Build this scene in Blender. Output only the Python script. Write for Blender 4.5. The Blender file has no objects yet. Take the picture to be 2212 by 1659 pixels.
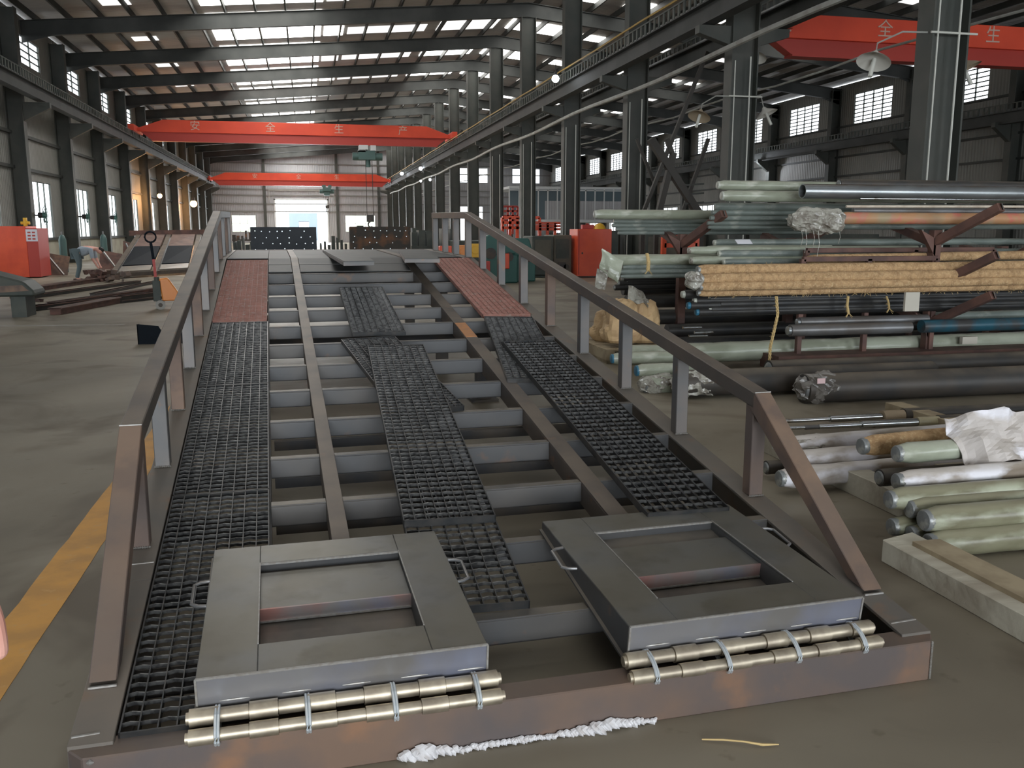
import bpy, bmesh, math, random
from mathutils import Vector, Matrix, noise
C = bpy.context.scene.collection
SC = bpy.context.scene
PI = math.pi
# ------------------------------------------------------------------ camera frame (hall axes: X right, Y into the hall, Z up)
F_PX = 1915.67
PITCH, YAW = 0.1719, 0.2255
CAM = Vector((0, 0, 1.5))
FW = Vector((math.sin(YAW)*math.cos(PITCH), math.cos(YAW)*math.cos(PITCH), -math.sin(PITCH)))
RT = Vector((math.cos(YAW), -math.sin(YAW), 0))
UP = RT.cross(FW)
def ray(px, py): return FW + RT*((px-1106)/F_PX) - UP*((py-829.5)/F_PX)
def at(px, py, Y): d = ray(px, py); return CAM + d*(Y/d.y)
def onz(px, py, z=0.0): d = ray(px, py); return CAM + d*((z-1.5)/d.z)
def dia(dpx, P): return dpx/F_PX*((Vector(P)-CAM).dot(FW))

# ------------------------------------------------------------------ mesh builder
class MB:
    def __init__(s): s.v = []; s.f = []
    def add(s, vs, fs):
        n = len(s.v); s.v += [tuple(v) for v in vs]; s.f += [tuple(i+n for i in f) for f in fs]; return s
    def hexa(s, p):   # 8 points, bottom 4 then top 4
        return s.add(p, [(0,3,2,1),(4,5,6,7),(0,1,5,4),(1,2,6,5),(2,3,7,6),(3,0,4,7)])
    def box(s, x0, x1, y0, y1, z0, z1):
        return s.hexa([(x0,y0,z0),(x1,y0,z0),(x1,y1,z0),(x0,y1,z0),(x0,y0,z1),(x1,y0,z1),(x1,y1,z1),(x0,y1,z1)])
    def cbox(s, c, sx, sy, sz, M=None):
        c = Vector(c); M = M or Matrix.Identity(3); p = []
        for z in (-1, 1):
            for x, y in ((-1,-1),(1,-1),(1,1),(-1,1)): p.append(c + M @ Vector((x*sx/2, y*sy/2, z*sz/2)))
        return s.hexa(p)
    def bar(s, p, q, w, h, up=(0,0,1)):
        p = Vector(p); q = Vector(q); d = (q-p).normalized(); up = Vector(up)
        a = d.cross(up)
        if a.length < 1e-4: a = d.cross(Vector((1,0,0)))
        a.normalize(); b = a.cross(d).normalized(); P = []
        for e in (p, q):
            for x, y in ((-1,-1),(1,-1),(1,1),(-1,1)): P.append(e + a*(x*w/2) + b*(y*h/2))
        return s.hexa([P[0],P[1],P[2],P[3],P[4],P[5],P[6],P[7]])
    def cyl(s, p, q, r, r2=None, n=12, caps=True):
        p = Vector(p); q = Vector(q); r2 = r if r2 is None else r2; d = (q-p).normalized()
        a = d.orthogonal().normalized(); b = d.cross(a); V = []
        for e, rr in ((p, r), (q, r2)):
            for i in range(n): t = 2*PI*i/n; V.append(e + a*(math.cos(t)*rr) + b*(math.sin(t)*rr))
        F = [(i, (i+1) % n, n+(i+1) % n, n+i) for i in range(n)]
        if caps: F += [tuple(range(n-1, -1, -1)), tuple(range(n, 2*n))]
        return s.add(V, F)
    def rings(s, pts, n=12, caps=True):   # list of (center, radius) along a path
        V = []; k = len(pts)
        for j, (c, r) in enumerate(pts):
            c = Vector(c); a0 = Vector(pts[max(0, j-1)][0]); a1 = Vector(pts[min(k-1, j+1)][0])
            d = (a1-a0); d = d.normalized() if d.length > 1e-7 else Vector((0,0,1))
            ref = Vector((0,0,1)) if abs(d.z) < .9 else Vector((0,1,0))
            a = d.cross(ref).normalized(); b = d.cross(a)
            for i in range(n): t = 2*PI*i/n; V.append(c + a*(math.cos(t)*r) + b*(math.sin(t)*r))
        F = [(j*n+i, j*n+(i+1) % n, (j+1)*n+(i+1) % n, (j+1)*n+i) for j in range(k-1) for i in range(n)]
        if caps: F += [tuple(range(n-1, -1, -1)), tuple(range((k-1)*n, k*n))]
        return s.add(V, F)
    def tube(s, p, q, ro, ri, n=20):
        p = Vector(p); q = Vector(q); d = (q-p).normalized(); a = d.orthogonal().normalized(); b = d.cross(a); V = []
        for e, rr in ((p, ro), (q, ro), (q, ri), (p, ri)):
            for i in range(n): t = 2*PI*i/n; V.append(e + a*(math.cos(t)*rr) + b*(math.sin(t)*rr))
        return s.add(V, [(j*n+i, j*n+(i+1) % n, ((j+1) % 4)*n+(i+1) % n, ((j+1) % 4)*n+i) for j in range(4) for i in range(n)])
    def prism(s, poly, d):   # polygon points + extrude vector
        n = len(poly); poly = [Vector(p) for p in poly]; d = Vector(d)
        return s.add(poly + [p+d for p in poly], [tuple(range(n-1,-1,-1)), tuple(range(n, 2*n))] + [(i, (i+1) % n, n+(i+1) % n, n+i) for i in range(n)])
    def build(s, name, mat, parent=None, smooth=False, bevel=0, **kw):
        me = bpy.data.meshes.new(name); me.from_pydata(s.v, [], s.f); me.update()
        bm = bmesh.new(); bm.from_mesh(me); bmesh.ops.recalc_face_normals(bm, faces=bm.faces); bm.to_mesh(me); bm.free()
        if smooth:
            for p in me.polygons: p.use_smooth = True
            try: me.set_sharp_from_angle(angle=math.radians(40))
            except Exception: pass
        o = bpy.data.objects.new(name, me); C.objects.link(o)
        if mat: me.materials.append(mat)
        if parent: o.parent = parent
        if bevel:
            m = o.modifiers.new('edge', 'BEVEL'); m.width = bevel; m.segments = 1; m.limit_method = 'ANGLE'
        for k, v in kw.items(): o[k] = v
        return o
def thing(name, label, cat, loc=(0,0,0), rotz=0, group=None):
    o = bpy.data.objects.new(name, None); C.objects.link(o); o.empty_display_size = .1
    o.location = loc; o.rotation_euler = (0, 0, rotz); o['label'] = label; o['category'] = cat
    if group: o['group'] = group
    return o
def tag(o, label, cat, group=None):
    o['label'] = label; o['category'] = cat
    if group: o['group'] = group
    return o
def struct(o, label=None):
    o['kind'] = 'structure'
    if label: o['label'] = label
    return o
def dup(root, loc=None, rotz=None, label=None, group=None, matrix=None):
    r = root.copy(); C.objects.link(r)
    if loc is not None: r.location = loc
    if rotz is not None: r.rotation_euler = (0, 0, rotz)
    if label: r['label'] = label
    if group: r['group'] = group
    for ch in list(root.children):
        c = ch.copy(); C.objects.link(c); c.parent = r
        for g in ch.children:
            d = g.copy(); C.objects.link(d); d.parent = c
    return r

# ------------------------------------------------------------------ materials
def mat(name, col, rough=.6, metal=0., col2=None, scale=3., lo=.42, hi=.62, col3=None, scale3=9., lo3=.6, hi3=.72, dust=None, dustamt=.7,
        bump=0., bscale=60., emit=None, estr=1., spec=.5, alpha=None, stretch=None, trans=0.):
    m = bpy.data.materials.new(name); m.use_nodes = True; nt = m.node_tree; N = nt.nodes; L = nt.links
    b = N['Principled BSDF']
    b.inputs['Roughness'].default_value = rough; b.inputs['Metallic'].default_value = metal
    b.inputs['Specular IOR Level'].default_value = spec
    if trans: b.inputs['Transmission Weight'].default_value = trans
    def rgba(c): return (c[0], c[1], c[2], 1)
    tc = N.new('ShaderNodeTexCoord'); vec = tc.outputs['Object']
    if stretch:
        mp = N.new('ShaderNodeMapping'); mp.inputs['Scale'].default_value = stretch; L.new(vec, mp.inputs['Vector']); vec = mp.outputs[0]
    def nz(sc, lo_, hi_, det=5):
        n = N.new('ShaderNodeTexNoise'); n.inputs['Scale'].default_value = sc; n.inputs['Detail'].default_value = det; L.new(vec, n.inputs['Vector'])
        r = N.new('ShaderNodeMapRange'); r.inputs['From Min'].default_value = lo_; r.inputs['From Max'].default_value = hi_; L.new(n.outputs['Fac'], r.inputs['Value'])
        return r.outputs[0]
    def mix(fac, A, B):
        x = N.new('ShaderNodeMix'); x.data_type = 'RGBA'; L.new(fac, x.inputs['Factor'])
        if hasattr(A, 'default_value') or hasattr(A, 'links'): L.new(A, x.inputs['A'])
        else: x.inputs['A'].default_value = rgba(A)
        x.inputs['B'].default_value = rgba(B); return x.outputs['Result']
    cur = col
    if col2: cur = mix(nz(scale, lo, hi), cur, col2)
    if col3: cur = mix(nz(scale3, lo3, hi3), cur, col3)
    if dust:
        g = N.new('ShaderNodeNewGeometry'); sx = N.new('ShaderNodeSeparateXYZ'); L.new(g.outputs['Normal'], sx.inputs[0])
        r = N.new('ShaderNodeMapRange'); r.inputs['From Min'].default_value = .55; r.inputs['From Max'].default_value = .95; L.new(sx.outputs['Z'], r.inputs['Value'])
        k = N.new('ShaderNodeMath'); k.operation = 'MULTIPLY'; L.new(r.outputs[0], k.inputs[0]); k.inputs[1].default_value = dustamt
        k2 = N.new('ShaderNodeMath'); k2.operation = 'MULTIPLY'; L.new(k.outputs[0], k2.inputs[0]); L.new(nz(4., .25, .6), k2.inputs[1])
        cur = mix(k2.outputs[0], cur, dust)
    if hasattr(cur, 'links'): L.new(cur, b.inputs['Base Color'])
    else: b.inputs['Base Color'].default_value = rgba(cur)
    if bump:
        n = N.new('ShaderNodeTexNoise'); n.inputs['Scale'].default_value = bscale; n.inputs['Detail'].default_value = 4; L.new(vec, n.inputs['Vector'])
        bp = N.new('ShaderNodeBump'); bp.inputs['Strength'].default_value = bump; bp.inputs['Distance'].default_value = .01
        L.new(n.outputs['Fac'], bp.inputs['Height']); L.new(bp.outputs[0], b.inputs['Normal'])
    if emit:
        b.inputs['Emission Color'].default_value = rgba(emit); b.inputs['Emission Strength'].default_value = estr
    if alpha is not None: b.inputs['Alpha'].default_value = alpha
    return m
STEEL = mat('mill_steel', (.068,.069,.071), .5, .35, (.09,.084,.078), 2.2, .4, .62, (.15,.095,.065), 5., .65, .75, dust=(.21,.18,.14), dustamt=.85)
STEELG = mat('grey_steel_tube', (.115,.115,.115), .45, .45, (.145,.13,.12), 5., .4, .65, (.2,.12,.08), 9., .66, .74, dust=(.25,.21,.165), dustamt=.7)
RUSTT = mat('rusty_steel_tube', (.125,.088,.072), .6, .2, (.22,.14,.095), 6., .4, .65, (.11,.085,.075), 3., .5, .65, dust=(.26,.19,.135), dustamt=.5)
RAILM = mat('brown_rail_steel', (.095,.08,.07), .5, .35, (.125,.10,.082), 4., .4, .65, (.17,.105,.07), 11., .62, .72, dust=(.185,.15,.115), dustamt=.8)
FRONTM = mat('rust_stained_steel', (.12,.10,.095), .48, .4, (.19,.125,.09), 2.2, .42, .62, (.28,.15,.085), 4.5, .58, .78, dust=(.2,.15,.11), dustamt=.7)
RIMM = mat('side_beam_steel', (.155,.145,.13), .48, .45, (.2,.17,.14), 3., .4, .62, (.23,.15,.10), 6., .6, .72, dust=(.22,.185,.15), dustamt=.5)
BOXM = mat('heat_tinted_steel', (.15,.15,.145), .38, .5, (.10,.098,.09), 5., .45, .62, (.055,.05,.04), 6., .58, .7, dust=(.165,.148,.108), dustamt=.7)
TINT = mat('purple_tinted_steel', (.3,.28,.27), .35, .6, (.4,.2,.17), 3., .42, .6, (.25,.27,.36), 4., .5, .7)
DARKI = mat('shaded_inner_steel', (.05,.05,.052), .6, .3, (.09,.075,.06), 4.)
GRAT = mat('dark_grating_steel', (.055,.058,.06), .38, .7, (.09,.085,.08), 12.)
GRATT = mat('worn_grating_top', (.19,.19,.185), .36, .8, (.09,.09,.09), 40., .45, .6)
GREDM = mat('red_primer_grating', (.33,.15,.115), .6, .1, (.26,.12,.09), 7., .4, .65, (.33,.24,.2), 25., .55, .7)
BRASS = mat('greasy_hinge_steel', (.50,.44,.34), .46, .85, (.36,.31,.24), 14.)
WIREM = mat('tie_wire', (.62,.66,.68), .35, .6)
WELD = mat('weld_bead', (.36,.35,.33), .5, .6, (.3,.28,.25), 60.)
PAINTW = mat('white_paint', (.7,.69,.7), .6, 0, (.6,.57,.56), 30., .5, .66, bump=.5, bscale=40)
PLATE = mat('platform_plate', (.055,.058,.058), .55, .3, (.08,.078,.073), 2.5, .4, .65, dust=(.10,.098,.09), dustamt=.5)
COLM = mat('dark_green_paint', (.052,.057,.049), .6, .05, (.07,.07,.06), 1.5, .4, .65)
ROOFM = mat('roof_sheet_underside', (.40,.38,.36), .6, .1, (.28,.26,.25), .5, .4, .62, stretch=(.3,1,1))
RAFM = mat('roof_beam_paint', (.033,.036,.033), .65, .1, (.05,.052,.048), 1.)
WALLM = mat('corrugated_wall_sheet', (.19,.19,.175), .6, .1, (.24,.235,.215), .4, .4, .62)
WALLF = mat('far_wall_sheet', (.42,.42,.43), .6, .1, (.36,.36,.37), .3, .4, .62)
WAINS = mat('beige_wainscot', (.36,.34,.27), .8, 0, (.28,.26,.2), 1.2)
CRED = mat('crane_red_paint', (.80,.095,.045), .45, 0, (.66,.075,.04), .5, .4, .65, spec=.3)  # red raised so the brightness of haze and flare sits in the colour
CHAR = mat('white_character_paint', (.62,.42,.34), .6)
HOISTM = mat('hoist_green_paint', (.07,.13,.12), .5, .1)
YCABLE = mat('yellow_cable_rail', (.42,.26,.05), .6)
PIPEW = mat('pale_conduit_pipe', (.36,.36,.33), .6, 0, (.28,.27,.24), 3.)
CONDU = mat('white_conduit', (.6,.6,.54), .6)
LAMPSH = mat('white_lamp_shade', (.6,.58,.52), .5)
LAMPSH2 = mat('brown_dusty_lamp_shade', (.36,.29,.2), .6)
GLOWW = mat('white_lamp_glow', (.9,.95,1), .4, emit=(.85,.92,1), estr=14)
GLOWO = mat('orange_lamp_glow', (1,.6,.3), .4, emit=(1,.42,.12), estr=14)
WINL = mat('daylight_window_pane', (.8,.85,.9), .4, emit=(.88,.94,1), estr=2.4)
WING = mat('garden_window_pane', (.8,.9,.8), .4, emit=(.9,1,.84), estr=1.3)
DOORL = mat('daylight_door_glow', (.9,.95,1), .4, emit=(.92,.96,1), estr=7)
SKYL = mat('translucent_roof_panel', (.8,.85,.85), .5, emit=(1,.985,.95), estr=5.0)
SKYD = mat('dim_dusty_roof_panel', (.6,.6,.6), .5, emit=(.93,.92,.90), estr=.75)
REDM = mat('orange_red_paint', (.78,.10,.035), .42, 0, (.66,.075,.03), 1.5)
REDD = mat('red_side_paint', (.45,.05,.035), .5)
WRAP = mat('green_white_plastic_wrap', (.40,.43,.34), .3, 0, (.26,.28,.21), 3., .4, .62, (.52,.53,.45), 7., .6, .75, dust=(.34,.33,.26), dustamt=.5, bump=.5, bscale=14, stretch=(.5,1,1))
WRAPG = mat('dim_green_plastic_wrap', (.20,.235,.21), .38, 0, (.14,.165,.15), 4., .4, .62, (.3,.32,.28), 9., .6, .75, dust=(.22,.22,.17), dustamt=.5, bump=.5, bscale=14, stretch=(.5,1,1))
WRAPO = mat('olive_plastic_wrap', (.27,.27,.18), .34, 0, (.16,.15,.095), 4., .44, .6, (.38,.40,.30), 6., .58, .7, dust=(.25,.225,.15), dustamt=.8, bump=.4, bscale=12, stretch=(.4,1,1))
WRAPW = mat('white_cloth_wrap', (.5,.46,.43), .6, 0, (.2,.16,.12), 4.5, .5, .66, (.72,.71,.75), 6., .54, .66, dust=(.5,.45,.38), dustamt=.6, bump=.7, bscale=10, stretch=(.5,1,1))
STRAW = mat('straw_rope_wrap', (.50,.32,.16), .85, 0, (.33,.20,.095), 16., .4, .66, (.60,.43,.24), 55., .5, .75, bump=1., bscale=55)
STRAWD = mat('dry_straw', (.55,.40,.18), .8)
SACK = mat('kraft_paper_sack', (.55,.38,.2), .75, 0, (.45,.3,.16), 5., bump=.4, bscale=12)
SACKR = mat('sack_red_mark', (.65,.12,.07), .7)
BLKP = mat('black_pipe', (.022,.023,.024), .45, .2, (.035,.033,.03), 3., dust=(.06,.055,.045), dustamt=.6)
DRKP = mat('dusty_dark_pipe', (.05,.048,.046), .5, .2, (.07,.06,.05), 3., dust=(.16,.135,.105), dustamt=.95)
GRYP = mat('grey_steel_pipe', (.20,.205,.21), .4, .5, (.15,.14,.13), 2., dust=(.22,.19,.16), dustamt=.7)
SILV = mat('silver_pipe', (.42,.45,.46), .32, .8, (.34,.36,.37), 2., dust=(.24,.19,.14), dustamt=.9)
CHRM = mat('chrome_rod', (.55,.57,.58), .16, 1., (.3,.25,.2), 8., .6, .72)
COPP = mat('orange_printed_wrap', (.45,.24,.12), .5, 0, (.55,.17,.12), 6., .52, .6, (.36,.28,.17), 3., .5, .68)
TEALP = mat('teal_blue_pipe', (.02,.085,.12), .4, .1, (.05,.05,.05), 3., .5, .64)
BEIGEP = mat('beige_bar', (.62,.55,.45), .5, 0, (.5,.42,.33), 8.)
CAPM = mat('pipe_end_cap', (.20,.21,.21), .4, .3, (.34,.34,.31), 18., .5, .62, bump=.6, bscale=25)
CAPL = mat('pale_pipe_end_cap', (.48,.5,.44), .4, .1, (.36,.36,.3), 20.)
CAPB = mat('blue_pipe_end_cap', (.03,.15,.24), .45)
PLAST = mat('clear_plastic_wrap', (.36,.35,.30), .12, 0, (.2,.18,.15), 12., .45, .6, (.52,.5,.45), 20., .55, .7, bump=1., bscale=22)
PLASTD = mat('dusty_plastic_wrap', (.2,.185,.165), .2, 0, (.1,.09,.08), 8., .45, .62, (.34,.32,.3), 14., .58, .7, bump=1., bscale=18)
RACKM = mat('rack_rust_brown', (.09,.05,.042), .65, .1, (.16,.08,.06), 4., .4, .62, dust=(.17,.11,.085), dustamt=.6)
WOODG = mat('weathered_timber', (.50,.47,.38), .85, 0, (.36,.32,.25), 5., .42, .62, bump=.5, bscale=20, stretch=(.2,1,1))
WOODP = mat('pallet_wood', (.38,.31,.2), .85, 0, (.28,.22,.14), 6.)
CARD = mat('brown_cardboard', (.30,.23,.15), .8)
TAPEY = mat('oily_yellow_tape', (.42,.37,.24), .3)
PAPER = mat('white_paper', (.7,.7,.74), .7)
PAPERC = mat('pinkish_paper_tag', (.7,.5,.5), .6)
CREAMB = mat('cream_board', (.5,.47,.4), .8)
MACHG = mat('dark_machine_paint', (.05,.06,.052), .6, .1, (.08,.085,.07), 2.)
MACHT = mat('teal_machine_paint', (.03,.12,.10), .5)
MACHB = mat('brown_machine_panel', (.13,.115,.085), .65, 0, (.1,.09,.07), 2.)
YELM = mat('safety_yellow_paint', (.75,.42,.03), .5)
ORGM = mat('jack_orange_paint', (.75,.26,.05), .4)
BLACKM = mat('black_painted_steel', (.006,.009,.013), .7, spec=.12)
NAVYM = mat('navy_perforated_plate', (.022,.028,.036), .55, .2, (.03,.037,.045), 2.)
RUSTB = mat('brown_perforated_plate', (.05,.042,.034), .7, .1, (.16,.075,.035), 2.2, .52, .66)
RUBB = mat('black_rubber', (.02,.02,.02), .8)
GREYW = mat('grey_wheel', (.3,.29,.26), .6)
SKIN = mat('skin', (.75,.40,.32), .5, 0, (.68,.33,.26), 20.)
SHIRT = mat('pale_blue_shirt', (.36,.41,.46), .85)
JEANS = mat('grey_blue_trousers', (.13,.17,.18), .85)
HAIRM = mat('black_hair', (.012,.011,.01), .6)
GLASS = mat('office_glass', (.11,.15,.17), .12, 0, spec=.6)
OFFW = mat('office_white_frame', (.6,.62,.62), .5)
SOIL = mat('rubble_pile', (.12,.1,.08), .9, 0, (.2,.17,.13), 4.)
FAR = mat('outside_building', (.28,.33,.4), .9, 0, (.25,.3,.36), .3)
GROUND = mat('outside_ground', (.5,.5,.48), .9)
GREENF = mat('outside_foliage', (.25,.4,.15), .9, 0, (.5,.6,.4), 1.)
# corrugated bump for wall / roof sheets
def corrugate(m, axis, scale=14.):
    nt = m.node_tree; N = nt.nodes; L = nt.links; b = N['Principled BSDF']
    tc = N.new('ShaderNodeTexCoord'); w = N.new('ShaderNodeTexWave'); w.bands_direction = axis; w.inputs['Scale'].default_value = scale
    L.new(tc.outputs['Object'], w.inputs['Vector']); bp = N.new('ShaderNodeBump'); bp.inputs['Strength'].default_value = .6; bp.inputs['Distance'].default_value = .03
    L.new(w.outputs['Fac'], bp.inputs['Height']); L.new(bp.outputs[0], b.inputs['Normal'])
corrugate(WALLM, 'Y', 1.6); corrugate(WALLF, 'X', 1.6); corrugate(ROOFM, 'Y', 1.6)
def floor_material():
    m = bpy.data.materials.new('concrete_floor'); m.use_nodes = True; nt = m.node_tree; N = nt.nodes; L = nt.links; b = N['Principled BSDF']
    tc = N.new('ShaderNodeTexCoord')
    def nz(sc, det=6, dist=0):
        n = N.new('ShaderNodeTexNoise'); n.inputs['Scale'].default_value = sc; n.inputs['Detail'].default_value = det; n.inputs['Distortion'].default_value = dist
        L.new(tc.outputs['Object'], n.inputs['Vector']); return n.outputs['Fac']
    def ramp(src, stops):
        r = N.new('ShaderNodeValToRGB'); e = r.color_ramp.elements; e[0].position = stops[0][0]; e[0].color = (*stops[0][1], 1); e[1].position = stops[-1][0]; e[1].color = (*stops[-1][1], 1)
        for p_, c_ in stops[1:-1]: x = e.new(p_); x.color = (*c_, 1)
        L.new(src, r.inputs[0]); return r.outputs[0]
    base = ramp(nz(.45, 6, .6), [(.3, (.155,.132,.095)), (.5, (.225,.195,.145)), (.68, (.285,.25,.19))])
    st = ramp(nz(.8, 4, 1.2), [(.52, (1,1,1)), (.66, (.5,.45,.4))])
    sp = ramp(nz(9, 3), [(.66, (1,1,1)), (.74, (.72,.68,.62))])
    mx = N.new('ShaderNodeMix'); mx.data_type = 'RGBA'; mx.blend_type = 'MULTIPLY'; mx.inputs['Factor'].default_value = .8
    L.new(base, mx.inputs['A']); L.new(st, mx.inputs['B'])
    mx2 = N.new('ShaderNodeMix'); mx2.data_type = 'RGBA'; mx2.blend_type = 'MULTIPLY'; mx2.inputs['Factor'].default_value = .8
    L.new(mx.outputs['Result'], mx2.inputs['A']); L.new(sp, mx2.inputs['B'])
    L.new(mx2.outputs['Result'], b.inputs['Base Color'])
    rr = N.new('ShaderNodeMapRange'); rr.inputs['To Min'].default_value = .36; rr.inputs['To Max'].default_value = .62; L.new(nz(1.3), rr.inputs['Value']); L.new(rr.outputs[0], b.inputs['Roughness'])
    b.inputs['Specular IOR Level'].default_value = .35
    return m
FLOORM = floor_material()
YLINE = mat('yellow_floor_paint', (.66,.33,.07), .6, 0, (.52,.27,.07), 5., .42, .62, (.6,.34,.12), 14., .6, .72)
LLINE = mat('faint_worn_line', (.30,.285,.25), .6, 0, (.22,.2,.17), 5.)

# ================================================================== THE HALL
XL, XC, XR = -10.9, 10.2, 30.7
Y0, Y1 = -16.0, 112.0
def roofz(x): return 10.95 + .085*x if x <= XC else 11.817 - .1*(x-XC)
def wallbox(name, m, *b): return struct(MB().box(*b).build(name, m))
struct(MB().box(XL-.3, XR+.3, Y0-.3, Y1+.3, -.3, 0).build('floor', FLOORM), 'stained grey brown concrete workshop floor')
FRAMES = [13.2+7*k for k in range(-3, 15)]       # rafter lines
COLS = [y for y in FRAMES if y > 10]
# ---- side wall left: strips around window openings
LW = [38.4+7*k for k in range(-6, 11)]            # bay starts (columns)
def wall_strip(name, x0, x1, ys, zlow, zhigh, top, m):
    """wall with a lower and an upper row of openings; ys = list of (y0, y1)"""
    b = MB(); z = [0]+[v for pr in (zlow, zhigh) for v in pr]+[top]
    for i in (0, 2, 4): b.box(x0, x1, Y0, Y1, z[i], z[i+1])
    for (a, c) in (zlow, zhigh):
        cur = Y0
        for (s, e) in ys: b.box(x0, x1, cur, s, a, c); cur = e
        b.box(x0, x1, cur, Y1, a, c)
    return struct(b.build(name, m))
lys = [(y+2.5, y+5.2) for y in LW if y+5.2 < Y1-1]
wall_strip('wall_left', XL-.2, XL, lys, (1.15, 3.5), (8.15, 9.25), 10.0, WALLM)
rys = [(y+2.15, y+5.55) for y in COLS[:-1]]
wall_strip('wall_right', XR, XR+.2, rys, (1.1, 3.4), (7.4, 9.1), 9.76, WALLM)
wi = [0]
def window(name_mat, x0, x1, y0, y1, z0, z1, framem, nx=1, nz=1, louv=0, label=None, t=.05):
    """window in a wall plane: pane + frame bars; the wall lies in x (thin x) or y (thin y)"""
    wi[0] += 1
    e = thing('window_%d' % wi[0], label or 'bright window', 'window', ((x0+x1)/2, (y0+y1)/2, z0)); e['kind'] = 'structure'
    cx, cy = (x0+x1)/2, (y0+y1)/2; p = MB(); b = MB(); thinx = (x1-x0) < (y1-y0)
    if thinx:
        h = (y1-y0)/2; p.box(-.012, .012, -h, h, 0, z1-z0)
        side = 1 if x0 < 0 else -1; f0, f1 = sorted((side*.015, side*.07))
        for i in range(nx+1): yy = -h + 2*h*i/nx; b.box(f0, f1, yy-t/2, yy+t/2, 0, z1-z0)
        for i in range(nz+1): zz = (z1-z0)*i/nz; b.box(f0, f1, -h, h, zz-t/2, zz+t/2)
        if louv:
            for i in range(1, louv): zz = (z1-z0)*i/louv; b.box(f0, f1, -h, h, zz-.026, zz+.026)
    else:
        h = (x1-x0)/2; p.box(-h, h, -.012, .012, 0, z1-z0)
        for i in range(nx+1): xx = -h + 2*h*i/nx; b.box(xx-t/2, xx+t/2, -.07, -.015, 0, z1-z0)
        for i in range(nz+1): zz = (z1-z0)*i/nz; b.box(-h, h, -.07, -.015, zz-t/2, zz+t/2)
    p.build('pane', name_mat, e); b.build('window_frame', framem, e)
    return e
for (s, e) in lys:
    if e > 8: window(WINL, XL-.1, XL-.09, s, e, 1.15, 3.5, MACHG, 3, 1, 0, 'tall bright window in the left wall near the floor', .06)
    if e > 20: window(WINL, XL-.1, XL-.09, s, e, 8.15, 9.25, MACHG, 2, 1, 4, 'small louvred clerestory window high in the left wall', .06)
for (s, e) in rys:
    window(WINL, XR+.09, XR+.1, s, e, 7.4, 9.1, MACHG, 4, 1, 8, 'louvred clerestory window high in the right wall', .06)
    if s > 60: window(WINL, XR+.09, XR+.1, s+.3, e-.3, 1.1, 3.4, MACHG, 3, 2, 0, 'bright barred window low in the right wall')
    else: MB().box(XR-.02, XR+.2, s, e, 1.1, 3.4).build('wall_right', WALLM)['kind'] = 'structure'
# wainscot
struct(MB().box(XL, XL+.04, Y0, Y1, 0, 1.1).build('baseboard_left', WAINS))
# ---- girts along the side walls
for z in (1.12, 3.9, 5.2, 7.4):
    struct(MB().box(XL, XL+.12, Y0, Y1, z-.06, z+.06).build('trim_girt', RAFM))
for z in (1.1, 3.6, 4.6, 5.7, 7.4):
    struct(MB().box(XR-.12, XR, Y0, Y1, z-.05, z+.05).build('trim_girt', RAFM))
# ---- far wall with door and windows, near wall
def wall_grid(name, y0, y1, holes, m):
    """far wall: vertical strips between x cuts, holes = (x0,x1,z0,z1)"""
    xs = sorted(set([XL, XC, XR] + [h[0] for h in holes] + [h[1] for h in holes])); b = MB()
    for a, c in zip(xs[:-1], xs[1:]):
        hs = sorted([(h[2], h[3]) for h in holes if h[0] <= a+1e-6 and h[1] >= c-1e-6]); z = 0
        for (h0, h1) in hs:
            if h0 > z: b.box(a, c, y0, y1, z, h0)
            z = h1
        b.hexa([(a,y0,z),(c,y0,z),(c,y1,z),(a,y1,z),(a,y0,roofz(a)),(c,y0,roofz(c)),(c,y1,roofz(c)),(a,y1,roofz(a))])
    return struct(b.build(name, m))
DOOR = (-3.4, 2.65, 0, 5.05)
FH = [DOOR, (-9.3,-5.75,7.2,7.68), (-2.4,1.35,7.2,7.68), (5.2,8.5,7.2,7.68), (-8.5,-5.75,1.3,3.25), (4.8,8.4,1.3,3.25),
      (18.8,20.2,7.35,9.1), (21.2,22.55,7.35,9.1), (25.75,27.15,7.35,9.1), (27.9,29.3,7.35,9.1), (18.3,21.9,.2,4.4)]
wall_grid('wall_far', Y1, Y1+.25, FH, WALLF)
for h in FH[1:4]: window(WINL, h[0], h[1], Y1+.1, Y1+.11, h[2], h[3], OFFW, 1, 1, 0, 'long narrow window strip high in the far wall')
for h in FH[4:6]: window(WING, h[0], h[1], Y1+.1, Y1+.11, h[2], h[3], OFFW, 3, 2, 0, 'pale green garden window beside the far door')
for h in FH[6:10]: window(WINL, h[0], h[1], Y1+.1, Y1+.11, h[2], h[3], OFFW, 1, 1, 0, 'square bright window high in the far wall')
wi[0] += 1
window(WINL, FH[10][0], FH[10][1], Y1+.1, Y1+.11, .2, 4.4, OFFW, 2, 2, 0, 'tall bright opening in the far wall of the second bay')
d = thing('door_1', 'wide open far doorway flooded with daylight', 'door', ((DOOR[0]+DOOR[1])/2, Y1-.05, 0)); d['kind'] = 'structure'
MB().box(-3.2,-3.03,-.05,.2,0,5.2).box(3.03,3.2,-.05,.2,0,5.2).box(-3.2,3.2,-.05,.2,5.05,5.25).build('door_frame', OFFW, d)
MB().bar((-3.7,-.1,5.0),(-3.7,-.1,6.2),.09,.09).bar((3.9,-.1,5.0),(3.9,-.1,6.2),.09,.09).bar((-3.7,-.1,6.2),(3.9,-.1,6.2),.09,.09).build('door_track', PIPEW, d)
struct(MB().box(XL, XR, Y1+.3, Y1+60, -.35, -.02).build('exterior_ground', GROUND))
ob = thing('outside_building', 'pale blue building gable with an opening seen through the far door', 'building', (-.2, Y1+24, 0))
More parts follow.
